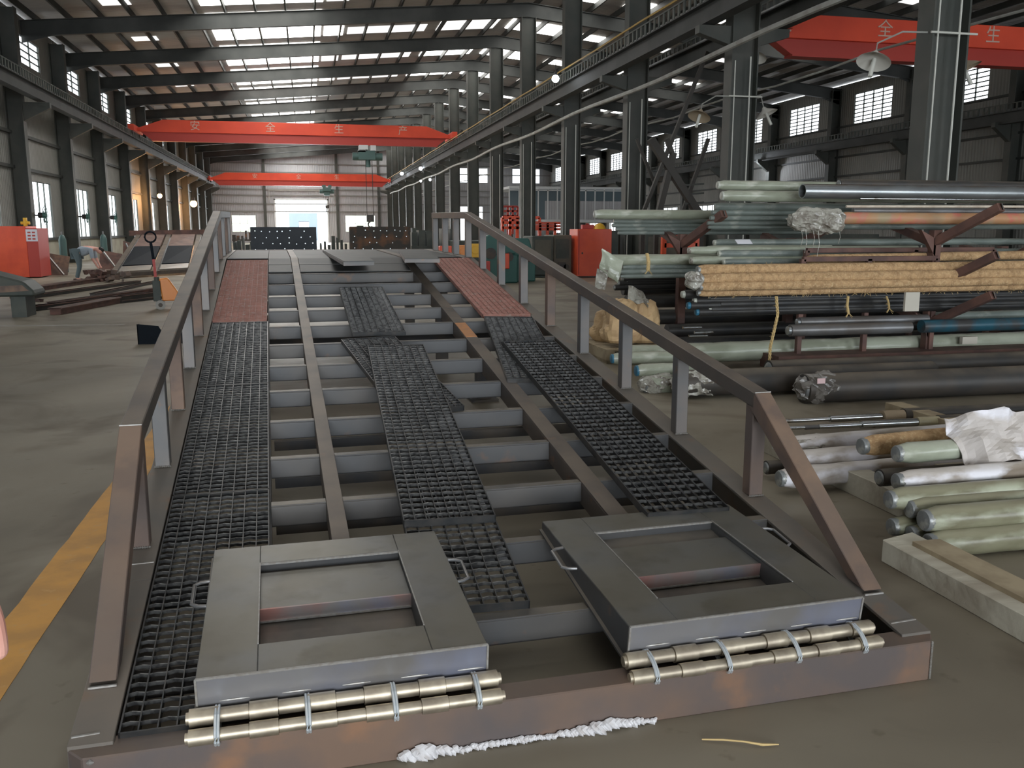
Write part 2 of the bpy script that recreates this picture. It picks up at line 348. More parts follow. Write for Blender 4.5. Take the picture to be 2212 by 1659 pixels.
MB().box(-2.1,-.75,0,8,-.02,3.95).box(.75,1.95,0,8,-.02,3.95).box(-.75,.75,0,8,2.75,3.95).box(-.75,.75,0,8,-.02,.4).build('gable_wall', FAR, ob)
for z in (3.7, 4.6, 5.6, 6.3, 8.3, 9.3): struct(MB().box(XL, XR, Y1-.12, Y1, z-.06, z+.06).build('trim_girt', WALLM))
NH = [(-6, 6, 0, 6), (14, 26, 0, 6)]
wall_grid('wall_near', Y0-.25, Y0, NH, WALLM)
# ---- roof
skyid = []
struct(MB().add([(XL-.2,Y0,roofz(XL)-.02+.1),(XC,Y0,roofz(XC)+.1),(XC,Y1,roofz(XC)+.1),(XL-.2,Y1,roofz(XL)-.02+.1),
                 (XL-.2,Y0,roofz(XL)+.16),(XC,Y0,roofz(XC)+.2),(XC,Y1,roofz(XC)+.2),(XL-.2,Y1,roofz(XL)+.16)],
      [(0,1,2,3),(4,5,6,7),(0,1,5,4),(3,2,6,7),(0,3,7,4)]).build('ceiling', ROOFM), 'corrugated roof sheeting over the first bay')
struct(MB().add([(XC,Y0,roofz(XC)+.1),(XR+.2,Y0,roofz(XR)+.08),(XR+.2,Y1,roofz(XR)+.08),(XC,Y1,roofz(XC)+.1),
                 (XC,Y0,roofz(XC)+.2),(XR+.2,Y0,roofz(XR)+.18),(XR+.2,Y1,roofz(XR)+.18),(XC,Y1,roofz(XC)+.2)],
      [(0,1,2,3),(4,5,6,7),(0,1,5,4),(3,2,6,7),(1,2,6,5)]).build('ceiling', ROOFM), 'corrugated roof sheeting over the second bay')
for i in range(34):                                   # purlins along the hall
    x = XL + .5 + i*1.24
    if x > XR-.3: break
    z = roofz(x)
    struct(MB().box(x-.035, x+.035, Y0, Y1, z-.17, z+.07).build('purlin', RAFM), 'roof purlin running the length of the hall')
def skylight(x0, x1, y0, y1, m, label):
    wi[0] += 1; c = ((x0+x1)/2, (y0+y1)/2)
    o = MB().hexa([(x0-c[0],y0-c[1],roofz(x0)+.068-roofz(c[0])),(x1-c[0],y0-c[1],roofz(x1)+.068-roofz(c[0])),(x1-c[0],y1-c[1],roofz(x1)+.068-roofz(c[0])),(x0-c[0],y1-c[1],roofz(x0)+.068-roofz(c[0])),
                   (x0-c[0],y0-c[1],roofz(x0)+.09-roofz(c[0])),(x1-c[0],y0-c[1],roofz(x1)+.09-roofz(c[0])),(x1-c[0],y1-c[1],roofz(x1)+.09-roofz(c[0])),(x0-c[0],y1-c[1],roofz(x0)+.09-roofz(c[0]))]).build('window_%d' % wi[0], m)
    o.location = (c[0], c[1], roofz(c[0])); struct(o, label)
for k, y in enumerate(FRAMES[:-1]):
    if y < -9: continue
    SK_ = SKYL if y > 24 else SKYD  # unseen panels near the camera get the dim glow to darken the foreground
    skylight(-3.9, 1.1, y+1.2, y+6.75, SK_, 'bright translucent roof panel strip over the first bay')
    skylight(-7.6, -6.5, y+5.3, y+6.2, SKYD, 'small dim translucent roof panel near the left wall')
    skylight(1.25, 2.2, y+4.6, y+6.7, SK_ if k % 2 else SKYD, 'narrow translucent roof panel beside the bright strip')
    skylight(2.4, 6.3, y+5.0, y+6.5, SKYD, 'greyish translucent roof panel strip beside the bright one')
    skylight(6.9, 9.9, y+4.4, y+6.5, SKYL if k > 7 else SKYD, 'short translucent roof panel left of the ridge')
    skylight(10.5, 13.4, y+4.2, y+6.3, SKYL if k > 5 else SKYD, 'short translucent roof panel right of the ridge')
    skylight(14.4, 15.6, y+5.0, y+6.2, SKYL if k > 5 else SKYD, 'small translucent roof panel over the second bay')
    skylight(17.0, 19.4, y+5.2, y+6.2, SKYD, 'dim translucent roof panel over the second bay')
    skylight(22.0, 24.5, y+5.4, y+6.2, SKYD if k % 2 else SK_, 'narrow translucent roof panel near the right wall')
# ridge monitor strips seen as pale yellow-lit bars at two frames
for y in FRAMES:                                      # rafters
    for (xa, xb) in ((XL, XC), (XC, XR)):
        za, zb = roofz(xa)-.2, roofz(xb)-.2; dep = .62
        b = MB(); n1, n2 = .11, .02
        def slab(h0, h1, hw):
            b.hexa([(xa,y-hw,za-h1),(xb,y-hw,zb-h1),(xb,y+hw,zb-h1),(xa,y+hw,za-h1),(xa,y-hw,za-h0),(xb,y-hw,zb-h0),(xb,y+hw,zb-h0),(xa,y+hw,za-h0)])
        slab(0, .03, n1); slab(.03, dep-.03, n2); slab(dep-.03, dep, n1)
        # eave haunch
        xe, s = (xa, 1) if xa < 0 else (xb, -1)
        zz = (za if xa < 0 else zb) - dep
        b.prism([(xe, y-.02, zz), (xe+s*1.2, y-.02, zz+.1), (xe, y-.02, zz-.25)], (0,.04,0))
        struct(b.build('roof_beam', RAFM), 'dark sloping roof beam across one bay')
# ---- columns
def ibeam_col(b, x, y, hx, hy, z0, z1, t=.035):
    """H section, web along x"""
    b.box(x-hx, x-hx+t, y-hy, y+hy, z0, z1); b.box(x+hx-t, x+hx, y-hy, y+hy, z0, z1); b.box(x-hx+t, x+hx-t, y-.02, y+.02, z0, z1)
for n, y in enumerate(COLS[:-1] + [Y1-1.2]):
    b = MB(); ibeam_col(b, 0, 0, .34, .2, 0, roofz(XC)-.84)
    b.box(-.42,.42,-.3,.3,0,.04)
    for s in (-1, 1):                                 # brackets for both crane runways
        b.prism([(s*.34,-.12,6.18), (s*1.15,-.12,6.18), (s*1.15,-.12,6.0), (s*.34,-.12,5.76)], (0,.24,0))
    o = b.build('column', COLM); o.location = (XC, y, 0)
    struct(o, 'dark green steel column of the middle row')
for y in LW:
    b = MB(); ibeam_col(b, 0, 0, .3, .19, 0, roofz(XL)-.3); b.prism([(.3,-.12,6.3),(1.25,-.12,6.3),(1.25,-.12,6.1),(.3,-.12,5.6)], (0,.24,0))
    o = b.build('column', COLM); o.location = (XL+.3, y, 0); struct(o, 'dark steel column against the left wall')
for y in COLS[:-1]:
    b = MB(); ibeam_col(b, 0, 0, .3, .19, 0, roofz(XR)-.3); b.prism([(-.3,-.12,6.1),(-1.1,-.12,6.1),(-1.1,-.12,5.9),(-.3,-.12,5.3)], (0,.24,0))
    o = b.build('column', COLM); o.location = (XR-.3, y, 0); struct(o, 'dark steel column against the right wall')
for x in (-4.6, 3.9, 8.9, 15, 24):
    struct(MB().box(x-.15, x+.15, Y1-.25, Y1, 0, roofz(x)-.2).build('column', COLM), 'slim wind column on the far wall')
# ---- crane runways
def runway(x, za, zb, side, label, y0=-12, y1=107):
    t = thing('crane_runway', label, 'crane runway', (x, y0, 0)); Ln = y1-y0
    MB().box(-.16,.16,0,Ln,za,za+.03).box(-.012,.012,0,Ln,za+.03,zb-.03).box(-.16,.16,0,Ln,zb-.03,zb).build('runway_beam', RAFM, t)
    MB().box(-.035,.035,0,Ln,zb,zb+.1).build('rail', GRYP, t)
    b = MB(); b.box(side*.34-.02, side*.34+.02, 0, Ln, zb-.02, zb+.02).box(side*.34-.02, side*.34+.02, 0, Ln, zb+.3, zb+.34)
    i = 0
    while i*.32 < Ln: b.box(side*.34-.015, side*.34+.015, i*.32, i*.32+.1, zb+.02, zb+.3); i += 1
    b.build('ladder_tray', MACHG, t)
    return t
r1 = runway(9.3, 6.2, 6.68, -.3, 'dark crane runway beam along the middle columns, first bay side')
MB().rings([((-.16, yy, 7.1 + .012*math.sin(yy*.9)), .028) for yy in range(0, 119, 2)], 6).build('yellow_cable', YCABLE, r1, label='dusty yellow conductor cable on the runway')
runway(-9.7, 6.35, 6.85, .3, 'dark crane runway beam along the left wall')
runway(11.15, 6.2, 6.68, .3, 'dark crane runway beam along the middle columns, second bay side')
runway(29.6, 6.0, 6.5, -.3, 'dark crane runway beam along the right wall')
# pale pipe hung under the first bay runway
tag(MB().rings([((9.62, yy, 5.6 + (.05*math.sin(yy*.45)) ), .065) for yy in range(4, 106, 2)], 8).build('overhead_pipe', PIPEW, smooth=True), 'long pale pipe strung along the middle columns under the runway', 'pipe')
tag(MB().rings([((11.0 + .0, yy, 4.9 + .05*math.sin(yy*.9)), .025) for yy in range(6, 100, 2)], 6).build('overhead_cable', PIPEW, smooth=True), 'thin grey cable strung along the middle columns at lamp height', 'cable')
# conduits on middle columns
for y in COLS[:6]:
    b = MB(); b.cyl((XC-.27, y-.235, 0.4), (XC-.27, y-.235, 5.4), .014, n=6).cyl((XC+.12, y-.235, .4), (XC+.12, y-.235, 5.5), .018, n=6)
    if y < 25: b.cyl((XC-.40, y-.24, 4.6), (XC+.45, y-.24, 4.6), .018, n=6)
    tag(b.build('conduit', CONDU), 'white conduit line fixed to the %s middle column' % ['nearest','second','third','fourth','fifth','sixth'][COLS.index(y)], 'conduit')
# ---- cranes
def char_mesh(ch, size, depth=.02):
    c = bpy.data.curves.new('ch', 'FONT'); c.body = ch; c.size = size; c.align_x = 'CENTER'; c.align_y = 'CENTER'; c.extrude = depth/2
    o = bpy.data.objects.new('ch', c); C.objects.link(o); dg = bpy.context.evaluated_depsgraph_get(); dg.update()
    me = bpy.data.meshes.new_from_object(o.evaluated_get(dg)); bpy.data.objects.remove(o); bpy.data.curves.remove(c); return me
def crane(label, y, xa, xb, z0, z1, chars, hoist=None, sz=.5):
    t = thing('overhead_crane', label, 'crane', (0, y, 0)); tp = 1.6; zm = z0+(z1-z0)*.42
    b = MB(); w = .28
    b.prism([(xa, -w, zm), (xb, -w, zm), (xb, -w, zm+.15), (xb-tp, -w, z1), (xa+tp, -w, z1), (xa, -w, zm+.15)], (0, 2*w, 0))
    b.build('girder', CRED, t, bevel=.01)
    MB().prism([(xa+.3,-.16,zm),(xb-.3,-.16,zm),(xb-.9,-.16,z0+.05),(xa+.9,-.16,z0+.05)], (0,.32,0)).box(xa+.9, xb-.9, -.2, .2, z0, z0+.05).build('lower_flange', REDD, t)
    for x in (xa, xb):
        e = MB().box(x-.16, x+.16, -1.5, 1.5, zm-.05, zm+.3).build('end_carriage', CRED, t)
        w_ = MB()
        for yy in (-1.2, 1.2): w_.cyl((x-.06, yy, zm-.08), (x+.06, yy, zm-.08), .15, n=14)
        w_.build('wheels', DARKI, e)
    for ch, x in chars:
        me = char_mesh(ch, sz*1.1); me.materials.append(CHAR); o = bpy.data.objects.new('character', me); C.objects.link(o); o.parent = t
        o.location = (x, -w-.012, (zm+z1)/2+.02); o.rotation_euler = (PI/2, 0, 0)
    if hoist:
        hx, drop = hoist
        h = MB().box(hx-.45, hx+.45, -.42, .42, z0-.5, z0-.15).cyl((hx-.75,0,z0-.55),(hx+.75,0,z0-.55),.24,n=16).box(hx-.3,hx+.3,-.25,.25,z0-1.0,z0-.6).box(hx-.5,hx-.1,-.35,.35,z0-.15,z0+.12).box(hx+.15,hx+.5,-.35,.35,z0-.15,z0+.12).build('hoist', HOISTM, t)
        MB().cyl((hx-.12,0,z0-.9),(hx-.12,0,z0-drop),.02,n=6).cyl((hx+.12,0,z0-.9),(hx+.12,0,z0-drop),.02,n=6).build('lifting_rope', DARKI, h)
        MB().box(hx-.2,hx+.2,-.12,.12,z0-drop-.35,z0-drop).rings([((hx+.14*math.cos(a), 0, z0-drop-.55+.16*math.sin(a)), .045) for a in [PI/2+ i*.45 for i in range(10)]], 8).build('hook', DARKI, h)
    return t
crane('bright red single girder crane nearest in the first bay', 58.0, -9.6, 9.3, 6.72, 7.95, [('安',-6.2),('全',-1.85),('生',2.25),('产',6.2)], None, .55)
# the hoist hangs from the near crane
crane('darker red girder crane behind, close to the far wall', 100.0, -9.6, 9.3, 6.15, 7.45, [('安',-5.0),('全',-.5),('生',3.5)], (2.4, 2.0), .5)
ho = thing('hoist_trolley', 'green electric hoist hanging below the nearest red crane with its rope and hook', 'hoist', (3.9, 58.0, 0))
MB().box(-.45,.1,-.42,.42,6.45,6.72).box(.25,.6,-.35,.35,6.4,6.72).box(-.5,-.05,-.3,.3,6.3,6.45).build('trolley', OFFW, ho)
MB().cyl((-.85,0,6.05),(1.0,0,6.05),.24,n=16).box(-.5,.55,-.3,.3,5.85,6.4).cyl((0.1,0,5.85),(.1,0,5.4),.16,n=12).build('hoist_motor', HOISTM, ho, smooth=True)
MB().cyl((-.05,0,5.8),(-.05,0,2.45),.022,n=6).cyl((.35,0,5.8),(.35,0,2.45),.022,n=6).build('lifting_rope', DARKI, ho)
MB().box(-.08,.38,-.12,.12,2.0,2.45).rings([((.15+.14*math.cos(a), 0, 1.85+.17*math.sin(a)), .045) for a in [PI/2+i*.45 for i in range(10)]], 8).build('hook', DARKI, ho)
crane('red girder crane crossing the second bay behind the nearest column', 21.6, 11.3, 29.5, 5.85, 6.85, [('安',11.9),('全',14.75),('生',18.0),('产',21.3)], None, .42)
# ---- lamps
def shade_lamp(label, P, dirx, m=LAMPSH, back=None):
    t = thing('column_lamp', label, 'lamp', P)
    ax = Vector((dirx*.35, -.25, -.9)).normalized(); c = Vector((0,0,0))
    b = MB(); b.rings([(c-ax*.16, .03), (c-ax*.1, .07), (c-ax*.02, .2), (c+ax*.035, .27)], 20, False)
    b.build('lamp_shade', m, t, smooth=True)
    MB().cyl(c-ax*.02, c+ax*.3, .035, n=10).build('bulb', CONDU, t, smooth=True)
    q = Vector(back) - Vector(P) if back else Vector((-dirx*.9, 0, .25))
    MB().rings([(c-ax*.15, .015), (c-ax*.24+Vector((0,0,.06)), .015), ((q+(c-ax*.2))*.5+Vector((0,0,.14)), .015), (q, .015)], 6).build('lamp_arm', PIPEW, t)
    return t
shade_lamp('brown shaded lamp left of the second column', at(1511,250,20.1), -1, LAMPSH2, (XC-.36, 20.0, 4.6))
shade_lamp('white shaded lamp right of the second column', at(1655,245,20.1), 1, LAMPSH, (XC+.36, 20.0, 4.6))
shade_lamp('large dusty lamp left of the nearest column', at(1888,130,13.3), -1, LAMPSH, (XC-.36, 13.1, 4.62))
shade_lamp('dim lamp right of the nearest column before a louvred window', at(2082,147,13.3), 1, LAMPSH2, (XC+.36, 13.1, 4.62))
shade_lamp('pale lamp hanging below the left end of the second bay crane', at(1632,122,20.4), -1, LAMPSH, (XC+.4, 20.2, 5.3))
def glow(name, label, P, r, m, cat='lamp', power=0, col=(1,1,1)):
    t = thing(name, label, cat, P)
    MB().rings([((0,0,r*.98*math.cos(a)), max(.002, r*math.sin(a))) for a in [PI*i/8 for i in range(9)]], 14).build('bulb', m, t, smooth=True)
    MB().cyl((0,0,r*.8),(0,0,r*1.8),r*.5,r*.35,n=10).cyl((0,0,r*1.8),(0,0,r*4),r*.1,n=6).build('lamp_holder', DARKI, t)
    if power:
        l = bpy.data.lights.new(name+'_light', 'POINT'); l.energy = power; l.color = col; l.shadow_soft_size = r
        lo = bpy.data.objects.new(name+'_light', l); C.objects.link(lo); lo.location = Vector(P)+Vector((0,0,-r*1.6))
    return t
glow('sodium_lamp', 'glowing orange lamp nearer on the left wall', (-9.6, 65.6, 3.8), .16, GLOWO, power=260, col=(1,.5,.2))
glow('sodium_lamp', 'larger glowing orange lamp farther along the left wall', (-9.6, 84.6, 3.8), .3, GLOWO, power=420, col=(1,.5,.2))
glow('work_light', 'small blue white lamp shining under the right wall runway', (28.9, 55.9, 5.8), .17, GLOWW, power=150, col=(.85,.9,1))
for i, (p, r, lb) in enumerate([(at(1200,170,31.),.13,'pale disc lamp above the runway beside the fourth column'), (at(1272,181,31.5),.12,'pale disc lamp below the runway right of the third column'),
        (at(868,375,84),.16,'small white lamp under the far runway, left of a pair'), (at(909,364,72),.15,'small white lamp under the far runway, right of a pair'),
        (at(909,391,74),.1,'tiny white lamp between far middle columns'), (at(929,388,70),.1,'tiny white lamp by the far ladder')]):
    glow('hall_lamp', lb, p, r, GLOWW)
# ================================================================== THE STEEL RAMP (local frame: u right, s along, z up)
YR = 0.0345; A = 0.1446; TA = math.tan(A); ZF = .141; SK = 7.35; SE = 9.9
R0 = Vector((-.6231, 2.3084, 0))
RM = Matrix.Translation(R0) @ Matrix.Rotation(YR, 4, 'Z')
def rz(s): return ZF + TA*s if s < SK else ZF + TA*SK + .004*(s-SK)*3
ramp = thing('loading_ramp', 'long unfinished steel loading ramp with side rails and open cross beams', 'ramp', R0, YR)
ZK = rz(SK)
def rim(u0, u1, name='side_beam'):
    b = MB(); ss = [.052, .9, SK, SE]
    for a, c in zip(ss[:-1], ss[1:]):
        za, zc = rz(a), rz(c); t = .014
        b.hexa([(u0,a,za-t),(u1,a,za-t),(u1,c,zc-t),(u0,c,zc-t),(u0,a,za),(u1,a,za),(u1,c,zc),(u0,c,zc)])
        wa, wc = max(0, za-.26), max(0, zc-.26); um = (u1-.016 if u0 > 1 else u0); 
        b.hexa([(um,a,wa),(um+.016,a,wa),(um+.016,c,wc),(um,c,wc),(um,a,za-t),(um+.016,a,za-t),(um+.016,c,zc-t),(um,c,zc-t)])
        b.hexa([(u0,a,wa),(u1,a,wa),(u1,c,wc),(u0,c,wc),(u0,a,wa+t),(u1,a,wa+t),(u1,c,wc+t),(u0,c,wc+t)])
    return b
rim(-.045, .07).build('side_beam', RIMM, ramp, bevel=.002)
rim(2.545, 2.66).build('side_beam', RIMM, ramp, bevel=.002)
# weld seams on the side beams
wb = MB()
for u0, u1, s in ((-.04,.065,1.02),(2.55,2.655,.12),(-.04,.03,.09)): wb.bar((u0,s,rz(s)+.001),(u1,s+.005,rz(s)+.001),.007,.004)
wb.build('weld_seam', WELD, ramp)
# front beam with rounded plan corners
fb = MB(); fb.prism([(0,0,0),(2.62,0,0),(2.66,.05,0),(2.66,.1,0),(-.045,.1,0),(-.045,.055,0)], (0,0,ZF-.001))
fbo = fb.build('front_beam', FRONTM, ramp, bevel=.004)
wb = MB(); 
for i in range(26):                                    # weld beads on the corners
    z = .005+i*.0052; wb.rings([((2.622,-.001,z),.001),((2.622,-.002,z+.003),.0045),((2.622,-.001,z+.006),.001)], 6)
wb.rings([((.012,-.001,.128),.002),((.02,-.003,.13),.009),((.03,-.001,.127),.002)], 8)
wb.build('weld_bead', WELD, fbo)
# white paint smear along the foot of the front beam
random.seed(5); pm = MB()
segs = [(.83+.0066*i) for i in range(120)]
for i, u in enumerate(segs):
    f = i/120; amp = .010 + .016*max(0, 1-abs(f-.09)/.12) + .014*max(0, 1-abs(f-.78)/.16)
    if .3 < f < .42 and random.random() < .45: amp *= .5
    r = amp*random.uniform(.6, 1.15); zz = .006+amp*random.uniform(0,.9)
    pm.rings([((u-.006,-.004,zz-r*.4),r*.4),((u,-.008-amp*random.uniform(0,.5),zz),r),((u+.008,-.004,zz+r*.4),r*.5)], 7)
pm.build('paint_smear', PAINTW, ramp, True, label='thick white smear along the foot of the front beam')
# cross beams (channels) every .506 m
CB = [.414 + .0 , .925] + [ (1.4408+.5115*k)*math.cos(A) for k in range(0, 12)]
random.seed(3)
def channel(b, u0, u1, s, drop=0., h=.095):
    z = rz(s)-drop; w = .055; t = .007
    b.box(u0, u1, s, s+w, z-t, z); b.box(u0, u1, s, s+t, z-h, z-t); b.box(u0, u1, s, s+w, z-h, z-h+t)
for s in CB:
    for (u0, u1) in ((.485, .715), (.785, 1.875), (1.965, 2.545)):
        b = MB(); channel(b, u0, u1, s); b.build('crossbeam', STEEL, ramp, bevel=.0015)
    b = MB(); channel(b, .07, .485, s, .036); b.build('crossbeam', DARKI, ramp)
# a second bottom tie under some bays
for s in (1.65, 2.15, 2.65):
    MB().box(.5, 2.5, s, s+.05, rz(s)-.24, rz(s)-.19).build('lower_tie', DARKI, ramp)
# longitudinal stringers
for (u0, u1) in ((.715, .785), (1.875, 1.965)):
    b = MB(); t = .010; e = SE
    for a, c in ((.42, SK), (SK, SE)):
        za, zc = rz(a)+.003, rz(c)+.003
        b.hexa([(u0,a,za-t),(u1,a,za-t),(u1,c,zc-t),(u0,c,zc-t),(u0,a,za),(u1,a,za),(u1,c,zc),(u0,c,zc)])
        b.hexa([(u0,a,za-.11),(u0+.01,a,za-.11),(u0+.01,c,zc-.11),(u0,c,zc-.11),(u0,a,za-t),(u0+.01,a,za-t),(u0+.01,c,zc-t),(u0,c,zc-t)])
        b.hexa([(u1-.01,a,za-.11),(u1,a,za-.11),(u1,c,zc-.11),(u1-.01,c,zc-.11),(u1-.01,a,za-t),(u1,a,za-t),(u1,c,zc-t),(u1-.01,c,zc-t)])
    b.build('stringer', RAILM, ramp, bevel=.001)
rp = MB(); rp.hexa([(1.878,4.0,rz(4)+.0035),(1.962,4.0,rz(4)+.0035),(1.962,4.42,rz(4.42)+.0035),(1.878,4.42,rz(4.42)+.0035),(1.878,4.0,rz(4)+.006),(1.962,4.0,rz(4)+.006),(1.962,4.42,rz(4.42)+.006),(1.878,4.42,rz(4.42)+.006)])
rp.build('rust_patch', mat('orange_rust', (.48,.22,.09), .8, 0, (.4,.2,.1), 20.), ramp, label='bright orange rust patch on the right stringer')
# small edge angle under the left grating strip's inner edge
b = MB()
for u in (.478,):
    b.hexa([(u,.1,rz(.1)-.10),(u+.008,.1,rz(.1)-.10),(u+.008,SK,rz(SK)-.10),(u,SK,rz(SK)-.10),(u,.1,rz(.1)-.036),(u+.008,.1,rz(.1)-.036),(u+.008,SK,rz(SK)-.036),(u,SK,rz(SK)-.036)])
b.build('edge_angle', DARKI, ramp)
# deck plates of the level top and the end beam
for (u0, u1, s0, s1) in ((.49,.71,6.62,9.85),(.79,1.87,6.62,9.85),(1.97,2.54,7.45,9.85),(.075,.485,7.42,9.85)):
    b = MB(); cuts = [s0]+([SK] if s0 < SK < s1 else [])+[s1]
    for a, c in zip(cuts[:-1], cuts[1:]):
        za, zc = rz(a)-.004, rz(c)-.004; b.hexa([(u0,a,za-.006),(u1,a,za-.006),(u1,c,zc-.006),(u0,c,zc-.006),(u0,a,za),(u1,a,za),(u1,c,zc),(u0,c,zc)])
    b.build('deck_plate', PLATE, ramp)
MB().box(-.045, 2.66, SE, SE+.1, rz(SE)-.26, rz(SE)).build('end_beam', RIMM, ramp)
# under-frame legs, axle and base feet
for s in (5.3, 7.3, 9.7):
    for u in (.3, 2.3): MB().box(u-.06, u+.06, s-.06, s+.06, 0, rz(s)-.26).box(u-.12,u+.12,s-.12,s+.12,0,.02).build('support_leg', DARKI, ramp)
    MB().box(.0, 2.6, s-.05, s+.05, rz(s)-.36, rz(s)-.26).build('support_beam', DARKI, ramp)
# hand rails
HR = .485
POSTS = [1.1848*math.cos(A) + .7874*math.cos(A)*k for k in range(9)]
PS = [p for p in POSTS[:-1]] + [7.32, 8.0, 8.68, 9.38]
def railz(s): return rz(min(s, SK)) + HR if s < SK else ZK + HR + .03*(s-SK)/2.2
for side, u in (('right', 2.612), ('left', .005)):
    pw = .066
    for k, s in enumerate(PS):
        rusty = (k % 2 == (0 if side == 'left' else 0)) if side == 'left' else k in (0, 4)
        m = RUSTT if rusty else STEELG
        b = MB().box(u-pw/2, u+pw/2, s-pw/2, s+pw/2, rz(s), railz(s)-.03)
        po = b.build('post', m, ramp, bevel=.003)
        w = MB()
        for i in range(9):
            uu = u-pw/2+pw*i/8; w.rings([((uu-.004,s-pw/2-.002,rz(s)-.001),.002),((uu,s-pw/2-.004,rz(s)+.001),.005),((uu+.004,s-pw/2-.002,rz(s)-.001),.002)], 6)
        w.build('weld_bead', WELD, po)
    h, w = .072, .078
    s0 = PS[0]-.045; b = MB()
    P = [(s0, railz(s0)), (SK-.02, railz(SK-.02)), (PS[-1]+.05, railz(PS[-1]))]
    for (a, za), (c, zc) in zip(P[:-1], P[1:]):
        b.hexa([(u-w/2,a,za-h),(u+w/2,a,za-h),(u+w/2,c,zc-h),(u-w/2,c,zc-h),(u-w/2,a,za),(u+w/2,a,za),(u+w/2,c,zc),(u-w/2,c,zc)])
    b.build('top_rail', RAILM, ramp, bevel=.004)
    b = MB(); sb = .40; zt = railz(s0)
    b.hexa([(u-w/2,sb-.10,rz(sb)),(u+w/2,sb-.10,rz(sb)),(u+w/2,sb,rz(sb)+.012),(u-w/2,sb,rz(sb)+.012),(u-w/2,s0-.005,zt),(u+w/2,s0-.005,zt),(u+w/2,s0+.035,zt-.075),(u-w/2,s0+.035,zt-.075)])
    # top edge closer to vertical: brace leans back to the first post
    br = b.build('end_brace', RUSTT, ramp, bevel=.003)
    wd = MB().bar((u-w/2, sb-.104, rz(sb-.1)+.003), (u+w/2, sb-.104, rz(sb-.1)+.003), .008, .006).bar((u-w/2, s0-.004, zt+.001), (u+w/2, s0-.004, zt+.001), .006, .004)
    wd.build('weld_bead', WELD, br)
# ---- gratings
def grating(name, label, width, length, m=GRAT, mt=GRATT, nx=8, ny=None, h=.03, lean=True, group=None, seed=1, rodw=.004):
    t = thing(name, label, 'grating'); 
    if group: t['group'] = group
    ny = ny or int(length/.043); rnd = random.Random(seed)
    f = MB(); f.box(0,.005,0,length,-h,0).box(width-.005,width,0,length,-h,0).box(0,width,0,.005,-h,0).box(0,width,length-.005,length,-h,0)
    f.build('frame', m, t)
    b = MB()
    for i in range(1, nx): x = width*i/nx; b.box(x-.002, x+.002, .005, length-.005, -h, -.0015)
    b.build('bearing_bars', m, t)
    c = MB()     # wavy cross bars: crimped flat bar, high in each cell, low at the bars
    for j in range(1, ny):
        y = length*j/ny
        pts = []
        for i in range(nx*2+1):
            x = width*i/(nx*2); z = .0006 if i % 2 else -.003; pts.append((x, y + (.0022 if i % 4 == 1 else (-.0022 if i % 4 == 3 else 0)), z))
        V = []
        for (x, yy, z) in pts: V += [(x, yy-rodw/2, z), (x, yy+rodw/2, z), (x, yy+rodw/2, z-.012), (x, yy-rodw/2, z-.012)]
        F = [(4*q+a, 4*q+(a+1) % 4, 4*q+4+(a+1) % 4, 4*q+4+a) for q in range(len(pts)-1) for a in range(4)]
        c.add(V, F)
    c.build('cross_bars', mt, t)
    return t
def place(o, u, s, rot=0, off=0., tilt=0., roll=0.):
    """origin = near-left corner at (u, s) on the incline"""
    sl = A if s < SK-.3 else .004
    o.matrix_world = RM @ Matrix.Translation((u, s, rz(s)+off)) @ Matrix.Rotation(sl+tilt, 4, 'X') @ Matrix.Rotation(rot, 4, 'Z') @ Matrix.Rotation(roll, 4, 'Y')
    return o
g = 'walkway gratings in the left bay of the ramp'
g1 = place(grating('steel_grating', 'dark steel grating in the left bay, nearest the ramp foot, partly under the left box', .40, 1.53, seed=1), .078, .075, 0, .004)
def gcopy(src, label, *a, **k):
    o = dup(src, label=label); return place(o, *a, **k)
gcopy(g1, 'dark steel grating in the left bay, middle one of three', .078, .075+1.535*math.cos(A), 0, .004)
gcopy(g1, 'dark steel grating in the left bay, uppermost, touching the red one', .078, .075+3.07*math.cos(A), 0, .004)
rl = grating('red_grating', 'red primed steel grating at the top of the left bay', .40, 2.58, GREDM, GREDM, 9, 62, rodw=.009, seed=3)
place(rl, .072, 4.68, -.004, .004)
rr_ = dup(rl, label='red primed steel grating at the top of the right bay')
place(rr_, 2.135, 4.56, -.016, .03)
place(grating('steel_grating', 'steel grating lying askew in the right bay under a longer one', .385, 1.63, seed=5), 1.905, 2.91, -.14, .03)
place(grating('steel_grating', 'long coarse steel grating lying on top in the right bay', .37, 2.72, seed=6, ny=44, nx=8, rodw=.006, h=.035), 1.99, .93, -.025, .07)
place(grating('steel_grating', 'short steel grating lying alone in the centre bay', .385, 1.6, seed=7), 1.065, 4.10, -.015, .035)
place(grating('steel_grating', 'steel grating askew in the centre bay beneath the long one', .385, 1.56, seed=8), 1.155, 2.40, .118, .035)
place(grating('steel_grating', 'long steel grating laid over the centre bay beside the left stringer', .375, 2.62, seed=9, ny=52, rodw=.005), .995, 1.05, -.05, .067)
place(grating('steel_grating', 'steel grating in the centre bay running under the left box', .375, 1.15, seed=10, ny=24, rodw=.005, nx=7), .97, .46, -.05, .036)
